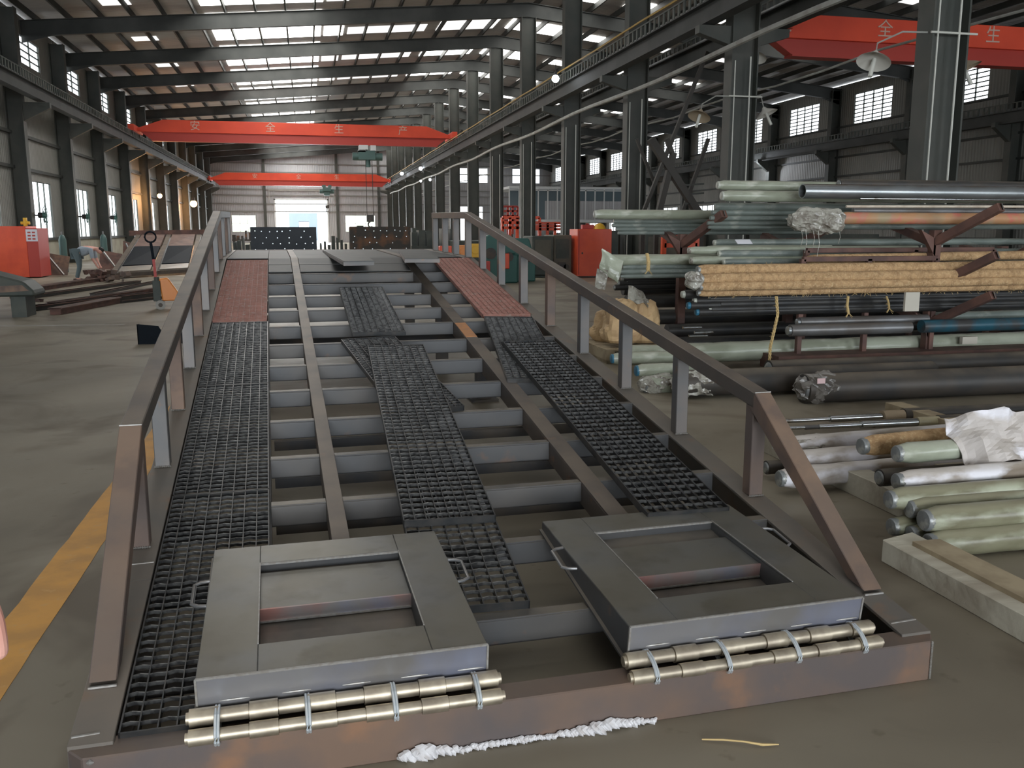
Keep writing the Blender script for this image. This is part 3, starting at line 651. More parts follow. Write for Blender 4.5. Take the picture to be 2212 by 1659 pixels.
# ---- loose plates at the ramp head
def channel_plate(label, pts, z, m=PLATE, lip=.03):
    t = thing('channel_plate', label, 'plate', (pts[0][0], pts[0][1], z)); o = Vector((pts[0][0], pts[0][1], 0))
    P = [Vector((x, y, 0))-o for x, y in pts]
    MB().prism(P, (0,0,.006)).build('plate_top', m, t); b = MB()
    for a, c in ((0,1),(3,0)): b.bar(P[a]+Vector((0,0,-lip/2)), P[c]+Vector((0,0,-lip/2)), .006, lip)
    b.build('plate_lip', STEELG, t); return t
z = ZK+.035
def pp(px, py, z=z): v = onz(px, py, z); return (v.x, v.y)
channel_plate('flat steel plate with a bent lip lying at the ramp head, centre', [pp(743,566), pp(808,565), pp(775,541), pp(697,541)], z)
channel_plate('flat steel plate with bent lip at the ramp head beside the right red grating', [pp(875,560), pp(950,560), pp(922,542), pp(862,541)], z)
# ---- the two hinged approach boxes on the ramp foot
def hinge_box(label, u0, u1, rot, inner):
    w = u1-u0; D = .90; hf, hr = .125, .042
    t = thing('hinged_flap_box', label, 'ramp flap'); 
    def top(y): return hf + (hr-hf)*y/D
    def slabz(b, x0, x1, y0, y1, z0=None, dz=0, th=None):
        za, zb = top(y0)+dz, top(y1)+dz; lo_a, lo_b = (0, 0) if th is None else (za-th, zb-th)
        b.hexa([(x0,y0,lo_a),(x1,y0,lo_a),(x1,y1,lo_b),(x0,y1,lo_b),(x0,y0,za),(x1,y0,za),(x1,y1,zb),(x0,y1,zb)])
    b = MB(); fx = .165; fy = .155; ry = .16
    slabz(b, 0, fx, 0, D, th=.008); slabz(b, w-fx, w, 0, D, th=.008); slabz(b, fx, w-fx, 0, fy, th=.008); slabz(b, fx, w-fx, D-ry, D, th=.008)
    b.build('top_plate', BOXM, t, bevel=.002)
    b = MB(); b.box(0,w,-.006,0,0,hf); 
    b.build('front_plate', mat('heat_tinted_front_plate', (.24,.235,.24), .4, .5, (.21,.22,.275), 2.2, .45, .62, (.2,.19,.18), 3., .5, .7), t, bevel=.003)
    b = MB(); 
    for x in (0, w-.008): b.hexa([(x,0,0),(x+.008,0,0),(x+.008,D,0),(x,D,0),(x,0,top(0)-.006),(x+.008,0,top(0)-.006),(x+.008,D,top(D)-.006),(x,D,top(D)-.006)])
    b.box(-.012,.0,0,D,0,.008); b.box(0,w,D-.008,D,0,hr-.006)
    for x in (fx-.008, w-fx): b.hexa([(x,fy,0),(x+.008,fy,0),(x+.008,D-ry,0),(x,D-ry,0),(x,fy,top(fy)-.008),(x+.008,fy,top(fy)-.008),(x+.008,D-ry,top(D-ry)-.008),(x,D-ry,top(D-ry)-.008)])
    b.box(fx,w-fx,fy-.006,fy,0,top(fy)-.008); b.box(fx,w-fx,D-ry,D-ry+.008,0,top(D-ry)-.008)
    b.build('side_webs', STEEL, t)
    # inner cross channel: plate with tinted front web
    m0, m1 = inner; dz = -.022
    b = MB(); slabz(b, fx, w-fx, m0, m1, dz=dz, th=.007); b.build('inner_plate', BOXM, t, bevel=.002)
    b = MB(); b.box(fx,w-fx,m0-.004,m0+.003,.015,top(m0)+dz); b.build('inner_web', TINT, t)
    MB().box(fx,w-fx,fy,m0,.0,.012).build('bottom_strip', STEEL, t); MB().box(fx, w-fx, m1, D-ry, .0, .02).build('bottom_strip', STEEL, t)
    b = MB()
    for x in (fx, w-fx):
        b.bar((x,fy,top(fy)+.001),(x,D-ry,top(D-ry)+.001),.004,.003)
    b.bar((.0,-.005,hf),(w,-.005,hf),.006,.006).bar((fx,D-ry-.002,top(D-ry)-.004),(w-fx,D-ry-.002,top(D-ry)-.004),.008,.006).bar((fx,m0-.006,.02),(w-fx,m0-.006,.02),.006,.006).bar((0,-.006,0),(0,-.006,hf),.008,.006).bar((w,-.006,0),(w,-.006,hf),.008,.006)
    b.build('weld_seam', WELD, t)
    for sx, x in ((-1, 0), (1, w)):
        y0, y1 = .48, .64; zc = .06 if sx < 0 else .055
        MB().rings([((x, y0, zc), .006), ((x+sx*.03, y0+.005, zc), .006), ((x+sx*.05, y0+.02, zc), .006), ((x+sx*.05, y1-.02, zc), .006), ((x+sx*.03, y1-.005, zc), .006), ((x, y1, zc), .006)], 8).build('handle', GRYP, t, smooth=True)
    # two rows of hinge barrels tied in front
    for row, (yy, zz, r) in enumerate(((-.034, .024, .0255), (-.088, .002, .0225))):
        x = -.02; n = 11; L = (w+.045)/n
        hb = MB(); 
        for i in range(n):
            big = (i % 2 == 0); rr = r if big else r*.8
            hb.cyl((x+i*L+.001, yy, zz), (x+(i+1)*L-.001, yy, zz), rr, n=28)
        hb.cyl((x-.008, yy, zz), (x+w+.055, yy, zz), r*.66, n=16)
        hb.build('hinge_barrel', BRASS, t, smooth=True)
    for i in range(4):
        b = MB()
        x = .055 + i*(w-.10)/3
        ring = []
        for k in range(17):
            a = 2*PI*k/16; cy, cz = (-.061, .013)
            yy = cy + .058*math.cos(a); zz = cz + .031*math.sin(a) + .012*math.cos(a)
            ring.append(((x, yy, zz), .0042))
        for dx in (-.004, .004): b.rings([((c[0]+dx, c[1], c[2]), r) for c, r in ring], 6)
        b.build('tie_wire', WIREM, t)
    b = MB()
    for i in range(5):
        x = .1 + i*(w-.15)/4; b.rings([((x-.04,-.006,.048),.001),((x-.02,-.008,.05),.003),((x+.02,-.008,.05),.003),((x+.04,-.006,.048),.001)], 6)
    b.build('weld_bead', WELD, t)
    t.matrix_world = RM @ Matrix.Translation((u0, .10, rz(.1)+.005)) @ Matrix.Rotation(A, 4, 'X') @ Matrix.Rotation(rot, 4, 'Z')
    return t
hinge_box('hinged steel box frame on the left of the ramp foot, barrels tied in front', .283, 1.108, .0, (.42, .70))
hinge_box('hinged steel box frame on the right of the ramp foot, turned slightly, lying askew', 1.563, 2.405, .012, (.36, .62))

# ================================================================== FLOOR MARKS
random.seed(2)
def strip(name, m, pts, w, jag=.006, z=.004, label=None, n=10):
    b = MB(); V = []; 
    P = []
    for (x0, y0), (x1, y1) in zip(pts[:-1], pts[1:]):
        for i in range(n): f = i/n; P.append((x0+(x1-x0)*f, y0+(y1-y0)*f))
    P.append(pts[-1]); d = Vector((P[-1][0]-P[0][0], P[-1][1]-P[0][1], 0)).normalized(); nrm = Vector((-d.y, d.x, 0))
    for (x, y) in P:
        for s in (-1, 1): V.append(Vector((x, y, .0005)) + nrm*s*(w/2+random.uniform(-jag, jag)))
    k = len(P); V2 = V + [v+Vector((0,0,z)) for v in V]
    F = []
    for i in range(k-1):
        a = 2*i; F += [(2*k+a, 2*k+a+1, 2*k+a+3, 2*k+a+2), (a, a+1, 2*k+a+1, 2*k+a), (a+1, a+3, 2*k+a+3, 2*k+a+1), (a+3, a+2, 2*k+a+2, 2*k+a+3), (a+2, a, 2*k+a, 2*k+a+2)]
    o = b.add(V2, F).build(name, m); return struct(o, label)
strip('floor_marking', YLINE, [(-1.11, 1.5), (-1.11, 3.3), (-1.105, 5.5), (-1.12, 9.), (-1.15, 16.)], .18, .004, .0015, 'yellow painted line on the floor left of the ramp', 14)
strip('floor_marking', LLINE, [(-9, 15.6), (-5, 15.5), (-2.9, 15.3)], .14, .03, .001, 'faint worn pale line across the floor at the left')
st = onz(1516,1601); st2 = onz(1600,1606); st3 = onz(1682,1612)
tag(MB().rings([((st.x, st.y, .006), .0022), (((st.x+st2.x)/2, (st.y+st2.y)/2-.006, .012), .003), ((st2.x, st2.y-.012, .014), .0026), (((st2.x+st3.x)/2, st3.y+.004, .01), .004), ((st3.x, st3.y, .006), .002)], 6).build('straw', STRAWD), 'single yellow straw on the bare floor in front of the ramp', 'straw')
# ================================================================== PIPES AND RACKS ON THE RIGHT
random.seed(11)
def pipe(name, label, px, py, Y, dpx, L, m, cap=CAPM, kind='plain', cat='pipe', group=None, dy=0., dz=0., capd=.01, plastic=None, hollow=False, seed=None):
    """pipe lying across the hall: left end at the seen point, running right for L metres"""
    P = at(px, py, Y); r = dia(dpx, P)/2; rnd = random.Random(seed if seed is not None else int(px*7+py))
    t = thing(name, label, cat, P, math.atan2(dy, L), group)
    n = 20 if r > .03 else 12; b = MB()
    if kind == 'plain':
        if hollow: b.tube((0,0,0), (L,0,dz), r, r*.88, 28)
        else: b.cyl((0,0,0), (L,0,dz), r, n=24)
        b.build('pipe_body', m, t, smooth=True)
    else:
        k = max(14, int(L/.07)); pts = []; V = []; amp = {'wrap': .045, 'cloth': .10, 'straw': .07}[kind]; nn = 22
        bandp = rnd.uniform(.5, .8); off = rnd.uniform(0, 50)
        for j in range(k+1):
            x = L*j/k; f = (x/bandp) % 1; band = -.035*math.exp(-((f-.5)/.06)**2) if kind != 'straw' else 0
            if j == 0: band = -.25
            for i in range(nn):
                a = 2*PI*i/nn
                nz_ = noise.noise((x*3.2+off, math.cos(a)*1.6, math.sin(a)*1.6+off))
                hf_ = noise.noise((x*16+off, math.cos(a)*5, math.sin(a)*5+off))
                rr = r*(1 + band + amp*nz_ + amp*.5*hf_)
                V.append((x, math.cos(a)*rr, math.sin(a)*rr + dz*j/k))
        F = [(j*nn+i, j*nn+(i+1) % nn, (j+1)*nn+(i+1) % nn, (j+1)*nn+i) for j in range(k) for i in range(nn)]
        F += [tuple(range(nn)), tuple(range(k*nn, (k+1)*nn))]
        b.add(V, F).build('pipe_body' if kind != 'straw' else 'straw_wrap', m, t, smooth=True)
    if cap and not hollow:
        MB().rings([((-capd-.004, 0, 0), r*.35), ((-capd, 0, 0), r*.72), ((-capd*.2, 0, 0), r*.8), ((.02, 0, 0), r*.8)], 16).build('end_cap', cap, t, smooth=True)
    if plastic: crumple(t, 'plastic_bag', plastic, r*1.03, -.05, .26, rnd.random()*40)
    return t
def crumple(t, name, m, r, x0, x1, sd, amp=.28):
    V = []; nn = 26; k = 14
    for j in range(k+1):
        f = j/k; x = x0+(x1-x0)*f; e = .55 + .45*min(1, f*4) 
        for i in range(nn):
            a = 2*PI*i/nn; q = noise.noise((x*9+sd, math.cos(a)*2.5, math.sin(a)*2.5)) + .5*noise.noise((x*28+sd, math.cos(a)*7, math.sin(a)*7))
            rr = r*(e + amp*q); V.append((x + r*.4*noise.noise((a*2, x*5, sd)), math.cos(a)*rr, math.sin(a)*rr))
    F = [(j*nn+i, j*nn+(i+1) % nn, (j+1)*nn+(i+1) % nn, (j+1)*nn+i) for j in range(k) for i in range(nn)] + [tuple(range(nn))]
    return MB().add(V, F).build(name, m, t, smooth=False)
WP = 'wrapped_pipe'
# --- bottom bundle near the camera, resting on a timber
B = 'lowest wrapped bundle on the near timber'
pipe(WP, 'olive wrapped pipe, upper left of the lowest bundle, right under the white wrapped one', 1922, 1079, 3.62, 50, 3.2, WRAPO, CAPM, 'wrap', dz=.01)
pipe(WP, 'olive wrapped pipe in the middle of the lowest bundle behind the front ones', 1966, 1100, 3.56, 48, 3.2, WRAPO, CAPM, 'wrap')
pipe(WP, 'olive wrapped pipe with steel end, lower left of the lowest bundle', 1928, 1138, 3.60, 48, 3.2, WRAPO, CAPM, 'wrap')
pipe(WP, 'olive wrapped pipe, bottom middle end of the lowest bundle', 1968, 1155, 3.52, 48, 3.2, WRAPO, CAPM, 'wrap')
pipe(WP, 'thick olive wrapped pipe at the front of the lowest bundle, upper one', 1998, 1124, 3.44, 60, 3.2, WRAPO, CAPM, 'wrap')
pipe(WP, 'thick olive wrapped pipe at the front of the lowest bundle, resting on the timber', 2008, 1176, 3.38, 60, 3.2, WRAPO, CAPM, 'wrap')
pipe('cloth_wrapped_pipe', 'pale pink white cloth wrapped pipe on top of the lowest bundle', 1938, 1040, 3.75, 46, 3.2, WRAPW, CAPM, 'cloth', dz=.035)
pipe('steel_pipe', 'dark pipe end peeping out between white wraps and the lowest bundle', 1900, 1032, 3.95, 38, 3.0, DRKP, CAPM)
pipe(WP, 'mint green wrapped pipe with a grey end beside the crumpled white sheet', 1938, 980, 3.95, 46, 1.6, WRAP, CAPM, 'wrap', dz=.02)
pipe('straw_wrapped_pipe', 'orange straw wrapped pipe with a shiny steel end near the white wraps', 1862, 964, 4.25, 46, 1.6, STRAW, CAPM, 'straw', dz=.06)
pipe('cloth_wrapped_pipe', 'white cloth wrapped pipe lying lowest behind the ramp end brace', 1685, 1034, 4.45, 46, 1.35, WRAPW, CAPM, 'cloth', dz=.03)
pipe('cloth_wrapped_pipe', 'white cloth wrapped pipe in the middle behind the ramp end brace', 1700, 995, 4.6, 42, 1.3, WRAPW, PLASTD, 'cloth', dz=.02)
pipe('cloth_wrapped_pipe', 'dirty white cloth wrapped pipe uppermost behind the ramp end brace', 1690, 962, 4.8, 36, 1.4, WRAPW, None, 'cloth', dz=.03, plastic=PLAST)
pipe('cloth_wrapped_pipe', 'mouldy grey wrapped pipe under the chrome rods', 1760, 950, 5.1, 20, 2.4, WRAPO, None, 'cloth', dz=.04)
pipe('steel_pipe', 'dark capped pipe behind the ramp end brace under the white wraps', 1655, 1010, 4.75, 30, 1.3, DRKP, CAPM, plastic=None)
# crumpled white sheet
def sheet(name, label, cat, P, w, h, m, sd, amp=.12, tilt=(0,0,0), n=14):
    V = []
    for j in range(n+1):
        for i in range(n+1):
            x, y = w*(i/n-.5), h*(j/n-.5)
            z = amp*(abs(noise.noise((x*4.5+sd, y*4.5, sd)))*1.6 + .5*noise.noise((x*11, y*11+sd, 0)))
            V.append((x+.15*w*noise.noise((y*3, sd, 1)), y+.1*h*noise.noise((x*3, sd, 2)), z))
    F = [(j*(n+1)+i, j*(n+1)+i+1, (j+1)*(n+1)+i+1, (j+1)*(n+1)+i) for j in range(n) for i in range(n)]
    o = MB().add(V, F).build(name, m); s = o.modifiers.new('t', 'SOLIDIFY'); s.thickness = .004
    o.location = P; o.rotation_euler = tilt; return tag(o, label, cat)
sheet('crumpled_sheet', 'crumpled white sack sheet draped over the pipes at the right edge', 'sheet', at(2150,952,3.9)+Vector((.05,0,0)), .52, .30, WRAPW, 3.3, .09, (math.radians(52), math.radians(-8), math.radians(-8)))
# timbers
a = onz(1925,1213); a2 = Vector((a.x+.02, a.y, .06))
t0 = thing('timber_beam', 'long weathered timber under the lowest pipe bundle, pointing to the camera', 'timber')
MB().hexa([(2.52,3.40,0),(2.52,1.9,0),(2.70,1.9,0),(2.72,3.46,0),(2.52,3.40,.105),(2.52,1.9,.105),(2.70,1.9,.105),(2.72,3.46,.105)]).build('timber_body', WOODG, t0, bevel=.004)
MB().box(2.60,2.74,2.0,3.3,.105,.125).build('split_splinter', WOODP, t0)
q = at(2175,1172,3.9); tag(MB().box(q.x-.1,q.x+.14,q.y-1.2,q.y+.9,0,.14).build('timber_beam', WOODG, bevel=.004), 'pale timber end under the pipes at the right edge of the photo', 'timber')
tag(MB().box(3.0,3.14,3.9,5.6,0,.13).build('timber_beam', WOODG, bevel=.004), 'dark timber bearer under the white wrapped pipes', 'timber')
# --- chrome stepped rods
def stepped(label, segs, Y, py0, py1, x0, x1):
    """segs: (px from, px to, diameter px, material)"""
    t = thing('stepped_rod', label, 'rod', at(x0, py0, Y)); o = Vector(t.location)
    for (a_, b_, d_, m_) in segs:
        f0 = (a_-x0)/(x1-x0); f1 = (b_-x0)/(x1-x0); P = at(a_, py0+(py1-py0)*f0, Y)-o; Q = at(b_, py0+(py1-py0)*f1, Y)-o
        MB().cyl(P, Q, dia(d_, o+P)/2, dia(d_, o+Q)/2, n=24).build('rod_section', m_, t, smooth=True)
    return t
stepped('stepped chrome rod, farther one, with a cardboard band and dark thick end', [(1655,1792,9,CHRM),(1792,1912,15,CHRM),(1905,1950,25,CARD),(1950,2330,30,DRKP)], 6.0, 912, 878, 1655, 2330)
stepped('stepped chrome rod, nearer one, with an oily yellow band and dark thick end', [(1700,1738,8,CHRM),(1738,1768,10,GRYP),(1768,1860,11,CHRM),(1860,1980,18,CHRM),(1980,2026,22,TAPEY),(2026,2330,26,DRKP)], 5.7, 925, 895, 1700, 2330)
tag(MB().box(4.6,4.75,5.4,6.3,.0,.10).build('timber_beam', WOODP), 'short timber packing under the chrome rods', 'timber')
# --- big dark pipes on the floor
pipe('large_pipe', 'very large dusty dark pipe on the floor with a plastic bag over its end', 1735, 840, 6.9, 64, 5.5, DRKP, CAPM, plastic=PLASTD, capd=.02, dz=.0)
pg = at(1774,823,6.68); tag(MB().cbox((0,0,0), .075, .006, .045).build('paper_tag', PAPERC), 'small pinkish paper tag on the plastic bag of the large dark pipe', 'tag').location = pg
pipe('large_pipe', 'large dark pipe on the floor behind the ramp railing, left of the bagged one', 1470, 829, 7.35, 58, 2.6, DRKP, None, plastic=PLAST, capd=.02)
pipe('large_pipe', 'dusty brown pipe lying behind the very large dark one', 1660, 800, 7.8, 44, 6, DRKP, CAPM)
pipe(WP, 'short pale wrapped pipe on the floor, lowest behind the ramp railing', 1392, 832, 7.7, 42, .75, WRAP, CAPM, 'wrap', plastic=PLAST)
pipe(WP, 'short pale wrapped pipe on the floor, middle one behind the ramp railing', 1375, 801, 7.8, 30, .75, WRAP, CAPB, 'wrap')
pipe(WP, 'long pale green wrapped pipe running from the pallet under the rack', 1345, 768, 9.0, 44, 7, WRAP, CAPB, 'wrap', dz=.03)
pipe(WP, 'blue capped wrapped pipe just below the pallet', 1322, 775, 8.6, 26, .8, WRAP, CAPB, 'wrap')
# --- rack
def rack_frame(label, px, Y, levels, zfoot=0.0, htop=2.05, arm=.72, rise=.32, back=True):
    P = at(px, 700, Y); t = thing('pipe_rack', label, 'rack', (P.x, Y, 0)); w = .1
    MB().box(-w/2, w/2, -w/2, w/2, zfoot, htop).build('upright', RACKM, t, bevel=.004)
    for z in levels:
        b = MB(); b.bar((0,-.02,z-.05),(arm*.28,-arm,z+rise),.09,.09)
        o = b.build('arm', RACKM, t, bevel=.004)
        MB().bar((arm*.28,-arm,z+rise),(arm*.29,-arm-.003,z+rise+.003),.07,.07).build('arm_opening_shade', DARKI, o)  # dark cap on the solid arm paints the shade inside an open tube
        MB().prism([(-.02,-.05,z-.02),(-.02,-.05,z-.22),(-.22,-.05,z+.08)], (0,.06,0)).build('gusset', RACKM, t)
    if back:
        for z in levels: MB().bar((0,.05,z-.05),(0,arm,z+rise*.4),.09,.09).build('arm', RACKM, t)
    MB().box(-.1,.1,-.7,.8,0,.08).build('foot', RACKM, t)
    return t
R1 = rack_frame('rust brown pipe rack post with three slanted open-ended arms, nearest the right edge', 2005, 8.8, [.50, .92, 1.42], htop=1.5)
R2 = rack_frame('rust brown rack post with one slanted arm at the left end of the racks', 1468, 10.5, [1.37], htop=1.45)
R3 = rack_frame('rust brown rack post behind the plastic bag in the middle', 1700, 10.3, [1.3], htop=1.4)
R4 = rack_frame('rust brown rack post whose arm shows at the right edge of the photo', 2150, 9.6, [1.15], htop=1.3)
def rail_frame(label, pxs, Y, ylo, yhi, d=.055):
    t = thing('rack_frame', label, 'rack'); o = at(pxs[0], ylo, Y); t.location = (o.x, Y, 0); z0 = o.z; z1 = at(pxs[0], yhi, Y).z
    X = [at(p, ylo, Y).x - o.x for p in pxs]
    for x in X: MB().box(x-d/2, x+d/2, -d/2, d/2, 0, z1).build('post', RACKM, t, bevel=.003)
    for z in (z0, z1): MB().box(X[0], X[-1], -d/2, d/2, z-d/2, z+d/2).build('crossbar', RACKM, t, bevel=.003)
    return t
rail_frame('low rust brown welded rack frame under the dark capped pipes', [1722, 1862, 2005], 8.75, 778, 560)
rail_frame('upper rust brown rack frame in front of the green wrapped pipes', [1730, 1960, 2125], 9.3, 760, 541)
tag(MB().box(4.9, 9.5, 8.55, 8.95, .0, .16).build('base_rail', RACKM), 'rust brown base beam of the rack on the floor', 'rack beam')
# --- tiers of pipes on the racks
top = 'pipes on the top tier of the racks'
pipe(WP, 'pale green wrapped pipe on the very top tier, upper one, left of the silver pipe', 1551, 400, 9.7, 21, 6, WRAP, CAPL, 'wrap')
pipe(WP, 'pale green wrapped pipe on the very top tier, lower one, left of the silver pipe', 1560, 423, 9.4, 24, 6, WRAP, CAPL, 'wrap')
pipe('steel_pipe', 'shiny silver pipe with open end on the top tier', 1733, 413, 9.0, 31, 6, SILV, None, hollow=True)
pipe('steel_pipe', 'dust covered pipe on top behind the silver pipe', 1812, 397, 9.6, 20, 6, DRKP, CAPM)
pipe('steel_tube', 'thin bright tube directly under the silver pipe', 1857, 429, 8.8, 6, 6, CHRM, None)
pipe('steel_tube', 'cream white flat bar beneath the silver pipe', 1828, 446, 8.75, 5.5, 6, BEIGEP, None, dz=.03)
pipe('steel_tube', 'grey tube lying above the orange printed wrap', 1842, 455, 8.8, 12, 6, GRYP, None)
pipe('wrapped_bundle', 'orange printed wrapped bundle with a crumpled plastic bag on its end', 1815, 471, 8.8, 26, 6, COPP, None, 'wrap', cat='bundle')
bg = thing('plastic_bag', 'crumpled glossy plastic bag around the end of the orange bundle', 'bag', at(1708, 476, 8.8)); crumple(bg, 'bag_skin', PLAST, .125, 0, .58, 7, .33)
b = MB(); P0 = Vector(bg.location)
for i, (dx, ln) in enumerate(((.15,.25),(.24,.2),(.30,.3),(.55,.15),(.1,.18))): b.rings([((dx,-.06,-.1), .004), ((dx+.01,-.08,-.1-ln*.5), .004), ((dx-.005,-.07,-.1-ln), .002)], 5)
b.build('loose_fibres', PLAST, bg)
pipe(WP, 'dull green wrapped pipe just beneath the orange bundle', 1790, 489, 9.3, 13, 6, WRAPG, None, 'wrap')
for i, (px, py, d_, lb) in enumerate([(1544,446,17,'first'),(1538,459,12,'second'),(1534,471,12,'third'),(1528,482,10,'fourth'),(1530,491,9,'fifth')]):
    pipe(WP, 'dim green wrapped pipe below the top pair, %s from the top in its stack' % lb, px, py, 9.9, d_, 3.5, WRAPG, None, 'wrap')
pipe(WP, 'thick pale wrapped pipe sticking out farthest left on the upper tier', 1285, 463, 10.8, 21, 2.6, WRAP, CAPL, 'wrap')
for i, (px, py, d_, lb) in enumerate([(1325,478,11,'first'),(1322,487,10,'second'),(1330,495,10,'third'),(1335,503,9,'fourth')]):
    pipe(WP, 'thin dim green wrapped pipe under the far left one, %s from the top' % lb, px, py, 11.0, d_, 3.2, WRAPG, None, 'wrap')
pipe(WP, 'long dim green wrapped pipe behind the paper label on the middle tier', 1543, 524, 9.9, 15, 6.5, WRAPG, CAPL, 'wrap')
pipe(WP, 'pale wrapped pipe left of the paper label on the middle tier', 1530, 537, 9.7, 14, 1.6, WRAP, CAPL, 'wrap')
pipe(WP, 'wrapped pipe with round nose on the middle tier above the straw bundle', 1553, 548, 9.5, 16, 6.5, WRAPG, CAPL, 'wrap')
pipe(WP, 'foil nosed wrapped pipe at the left end of the middle tier, upper', 1488, 541, 9.6, 17, 3.0, WRAP, PLAST, 'wrap')
pipe(WP, 'foil nosed wrapped pipe at the left end of the middle tier, lower', 1492, 563, 9.5, 18, 3.0, WRAP, PLAST, 'wrap')
pipe(WP, 'dim green wrapped pipe just above the straw wrapped bundle', 1563, 566, 9.3, 14, 6.5, WRAPG, CAPL, 'wrap')
lb = at(1598,522,9.6); o = tag(MB().cbox((0,0,0), .2, .003, .08).build('paper_label', PAPER), 'white paper label on the green wrapped pipes of the middle tier', 'label'); o.location = lb + Vector((0,-.1,0)); o.rotation_euler = (-.9, 0, .1)
# straw wrapped pipes
for i, (px, py, d_, Y, lb2) in enumerate([(1507,584,24,8.6,'uppermost'),(1514,603,24,8.5,'second from the top'),(1512,620,20,8.45,'third from the top'),(1508,633,17,8.5,'lowest')]):
    t = pipe('straw_wrapped_pipe', 'golden straw wrapped pipe in the long bundle, %s' % lb2, px, py, Y, d_, 6.5, STRAW, CAPM, 'straw', dz=.02)
    rnd = random.Random(i); fb_ = MB(); r = dia(d_, t.location)/2
    for k in range(170 if i == 3 else 60):
        x = rnd.uniform(.1, 6); a_ = rnd.uniform(0, 2*PI) if i != 3 else rnd.uniform(-2.6, -.5); l_ = rnd.uniform(.01, .035)
        p0 = Vector((x, math.cos(a_)*r*.95, math.sin(a_)*r*.95)); p1 = p0+Vector((rnd.uniform(-.03,.03), math.cos(a_)*l_, math.sin(a_)*l_))
        fb_.rings([(p0, .0022), (p1, .0012)], 4)
    fb_.build('straw_fibres', STRAWD, t, kind='stuff')
pipe('straw_wrapped_pipe', 'second straw wrapped pipe behind the long golden bundle', 1745, 560, 8.9, 20, 5, STRAW, None, 'straw', dz=.05)
crs = thing('plastic_bag', 'foil and plastic wrapping around the left end of the straw bundle', 'bag', at(1484, 606, 8.5)); crumple(crs, 'bag_skin', PLAST, .09, 0, .12, 17, .3)
def rope(label, pts, r0=.012):
    P = [at(*p) for p in pts]; b = MB(); N_ = 40; pp_ = []
    for j in range(N_+1):
        f = j/N_*(len(P)-1); i = min(int(f), len(P)-2); q = P[i].lerp(P[i+1], f-i)
        for_s = []
        pp_.append(q)
    for s in range(3):
        b.rings([(q + Vector((math.cos(j*.9+s*2.1)*r0*.6, math.sin(j*.9+s*2.1)*r0*.6, 0)), r0*.55) for j, q in enumerate(pp_)], 6)
    e = P[-1]
    rnd = random.Random(4)
    for s in range(7): b.rings([(e+Vector((0,0,.01)), .004), (e+Vector((rnd.uniform(-.07,.07), rnd.uniform(-.03,.03), -rnd.uniform(.02,.06))), .002)], 4)
    for s in range(14):
        q = pp_[rnd.randrange(N_)]; b.rings([(q, .0022), (q+Vector((rnd.uniform(-.05,.05), 0, rnd.uniform(-.04,.02))), .001)], 4)
    return tag(b.build('straw_rope', STRAWD), label, 'rope')
rope('frayed straw rope hanging long from the left part of the straw bundle', [(1677,640,8.4),(1680,680,8.4),(1672,715,8.4),(1664,750,8.4),(1662,783,8.4)], .016)
rope('short straw tuft hanging from the middle of the straw bundle', [(1832,640,8.5),(1830,660,8.5),(1833,678,8.5)], .014)
rope('short thin straw tuft hanging beside the rack post', [(1915,640,8.5),(1920,655,8.5),(1921,668,8.5)], .01)
rope('straw cord tied round the green wrapped roll at the left', [(1398,548,9.6),(1401,565,9.5),(1400,585,9.5)], .02)
# small pipes under the straw
for i, (px, py, d_, cp, lb2) in enumerate([(1478,636,17,CAPL,'upper left, pale end'),(1503,650,16,CAPL,'pale end, second'),(1532,645,16,CAPL,'pale end, half hidden by straw'),(1553,657,18,CAPL,'pale end, rightmost'),
        (1534,668,18,CAPL,'pale end, lower right'),(1490,660,17,CAPB,'blue end, left'),(1508,674,17,CAPB,'blue end, lowest')]):
    pipe('steel_pipe', 'dark pipe under the straw bundle, %s' % lb2, px, py, 8.7, d_*1.15, 5.5, BLKP, cp, capd=.03)
# capped dark pipes on the low rack arm
pipe('steel_pipe', 'dark grey pipe with shiny domed end on the low rack arm', 1706, 714, 8.45, 26, 1.45, GRYP, SILV, capd=.03)
pipe('steel_pipe', 'dark grey pipe just behind the domed one on the low rack arm', 1726, 696, 8.7, 21, 1.6, GRYP, SILV, capd=.03)
pipe('steel_pipe', 'teal blue pipe to the right of the low rack arm', 1990, 705, 8.5, 28, 3.5, TEALP, None)
pipe('steel_pipe', 'dusty grey green pipe behind the teal one', 2010, 684, 8.9, 20, 3.5, WRAPG, None)
tag(MB().cbox(at(1951,652,8.2)+Vector((0.1,0,0)), .17, .03, .2).build('cream_board', CREAMB), 'cream board hanging under the straw bundle at the right', 'board')
tag(MB().cbox(at(2092,735,8.8), .2, .05, .085).build('cream_board', CREAMB), 'cream block beneath the teal pipe', 'board')
tag(MB().cyl(at(2052,772,8.2), at(2090,772,8.2), .018, n=12).build('white_tube', PAPER), 'short bright white tube lying on the rack base', 'tube')
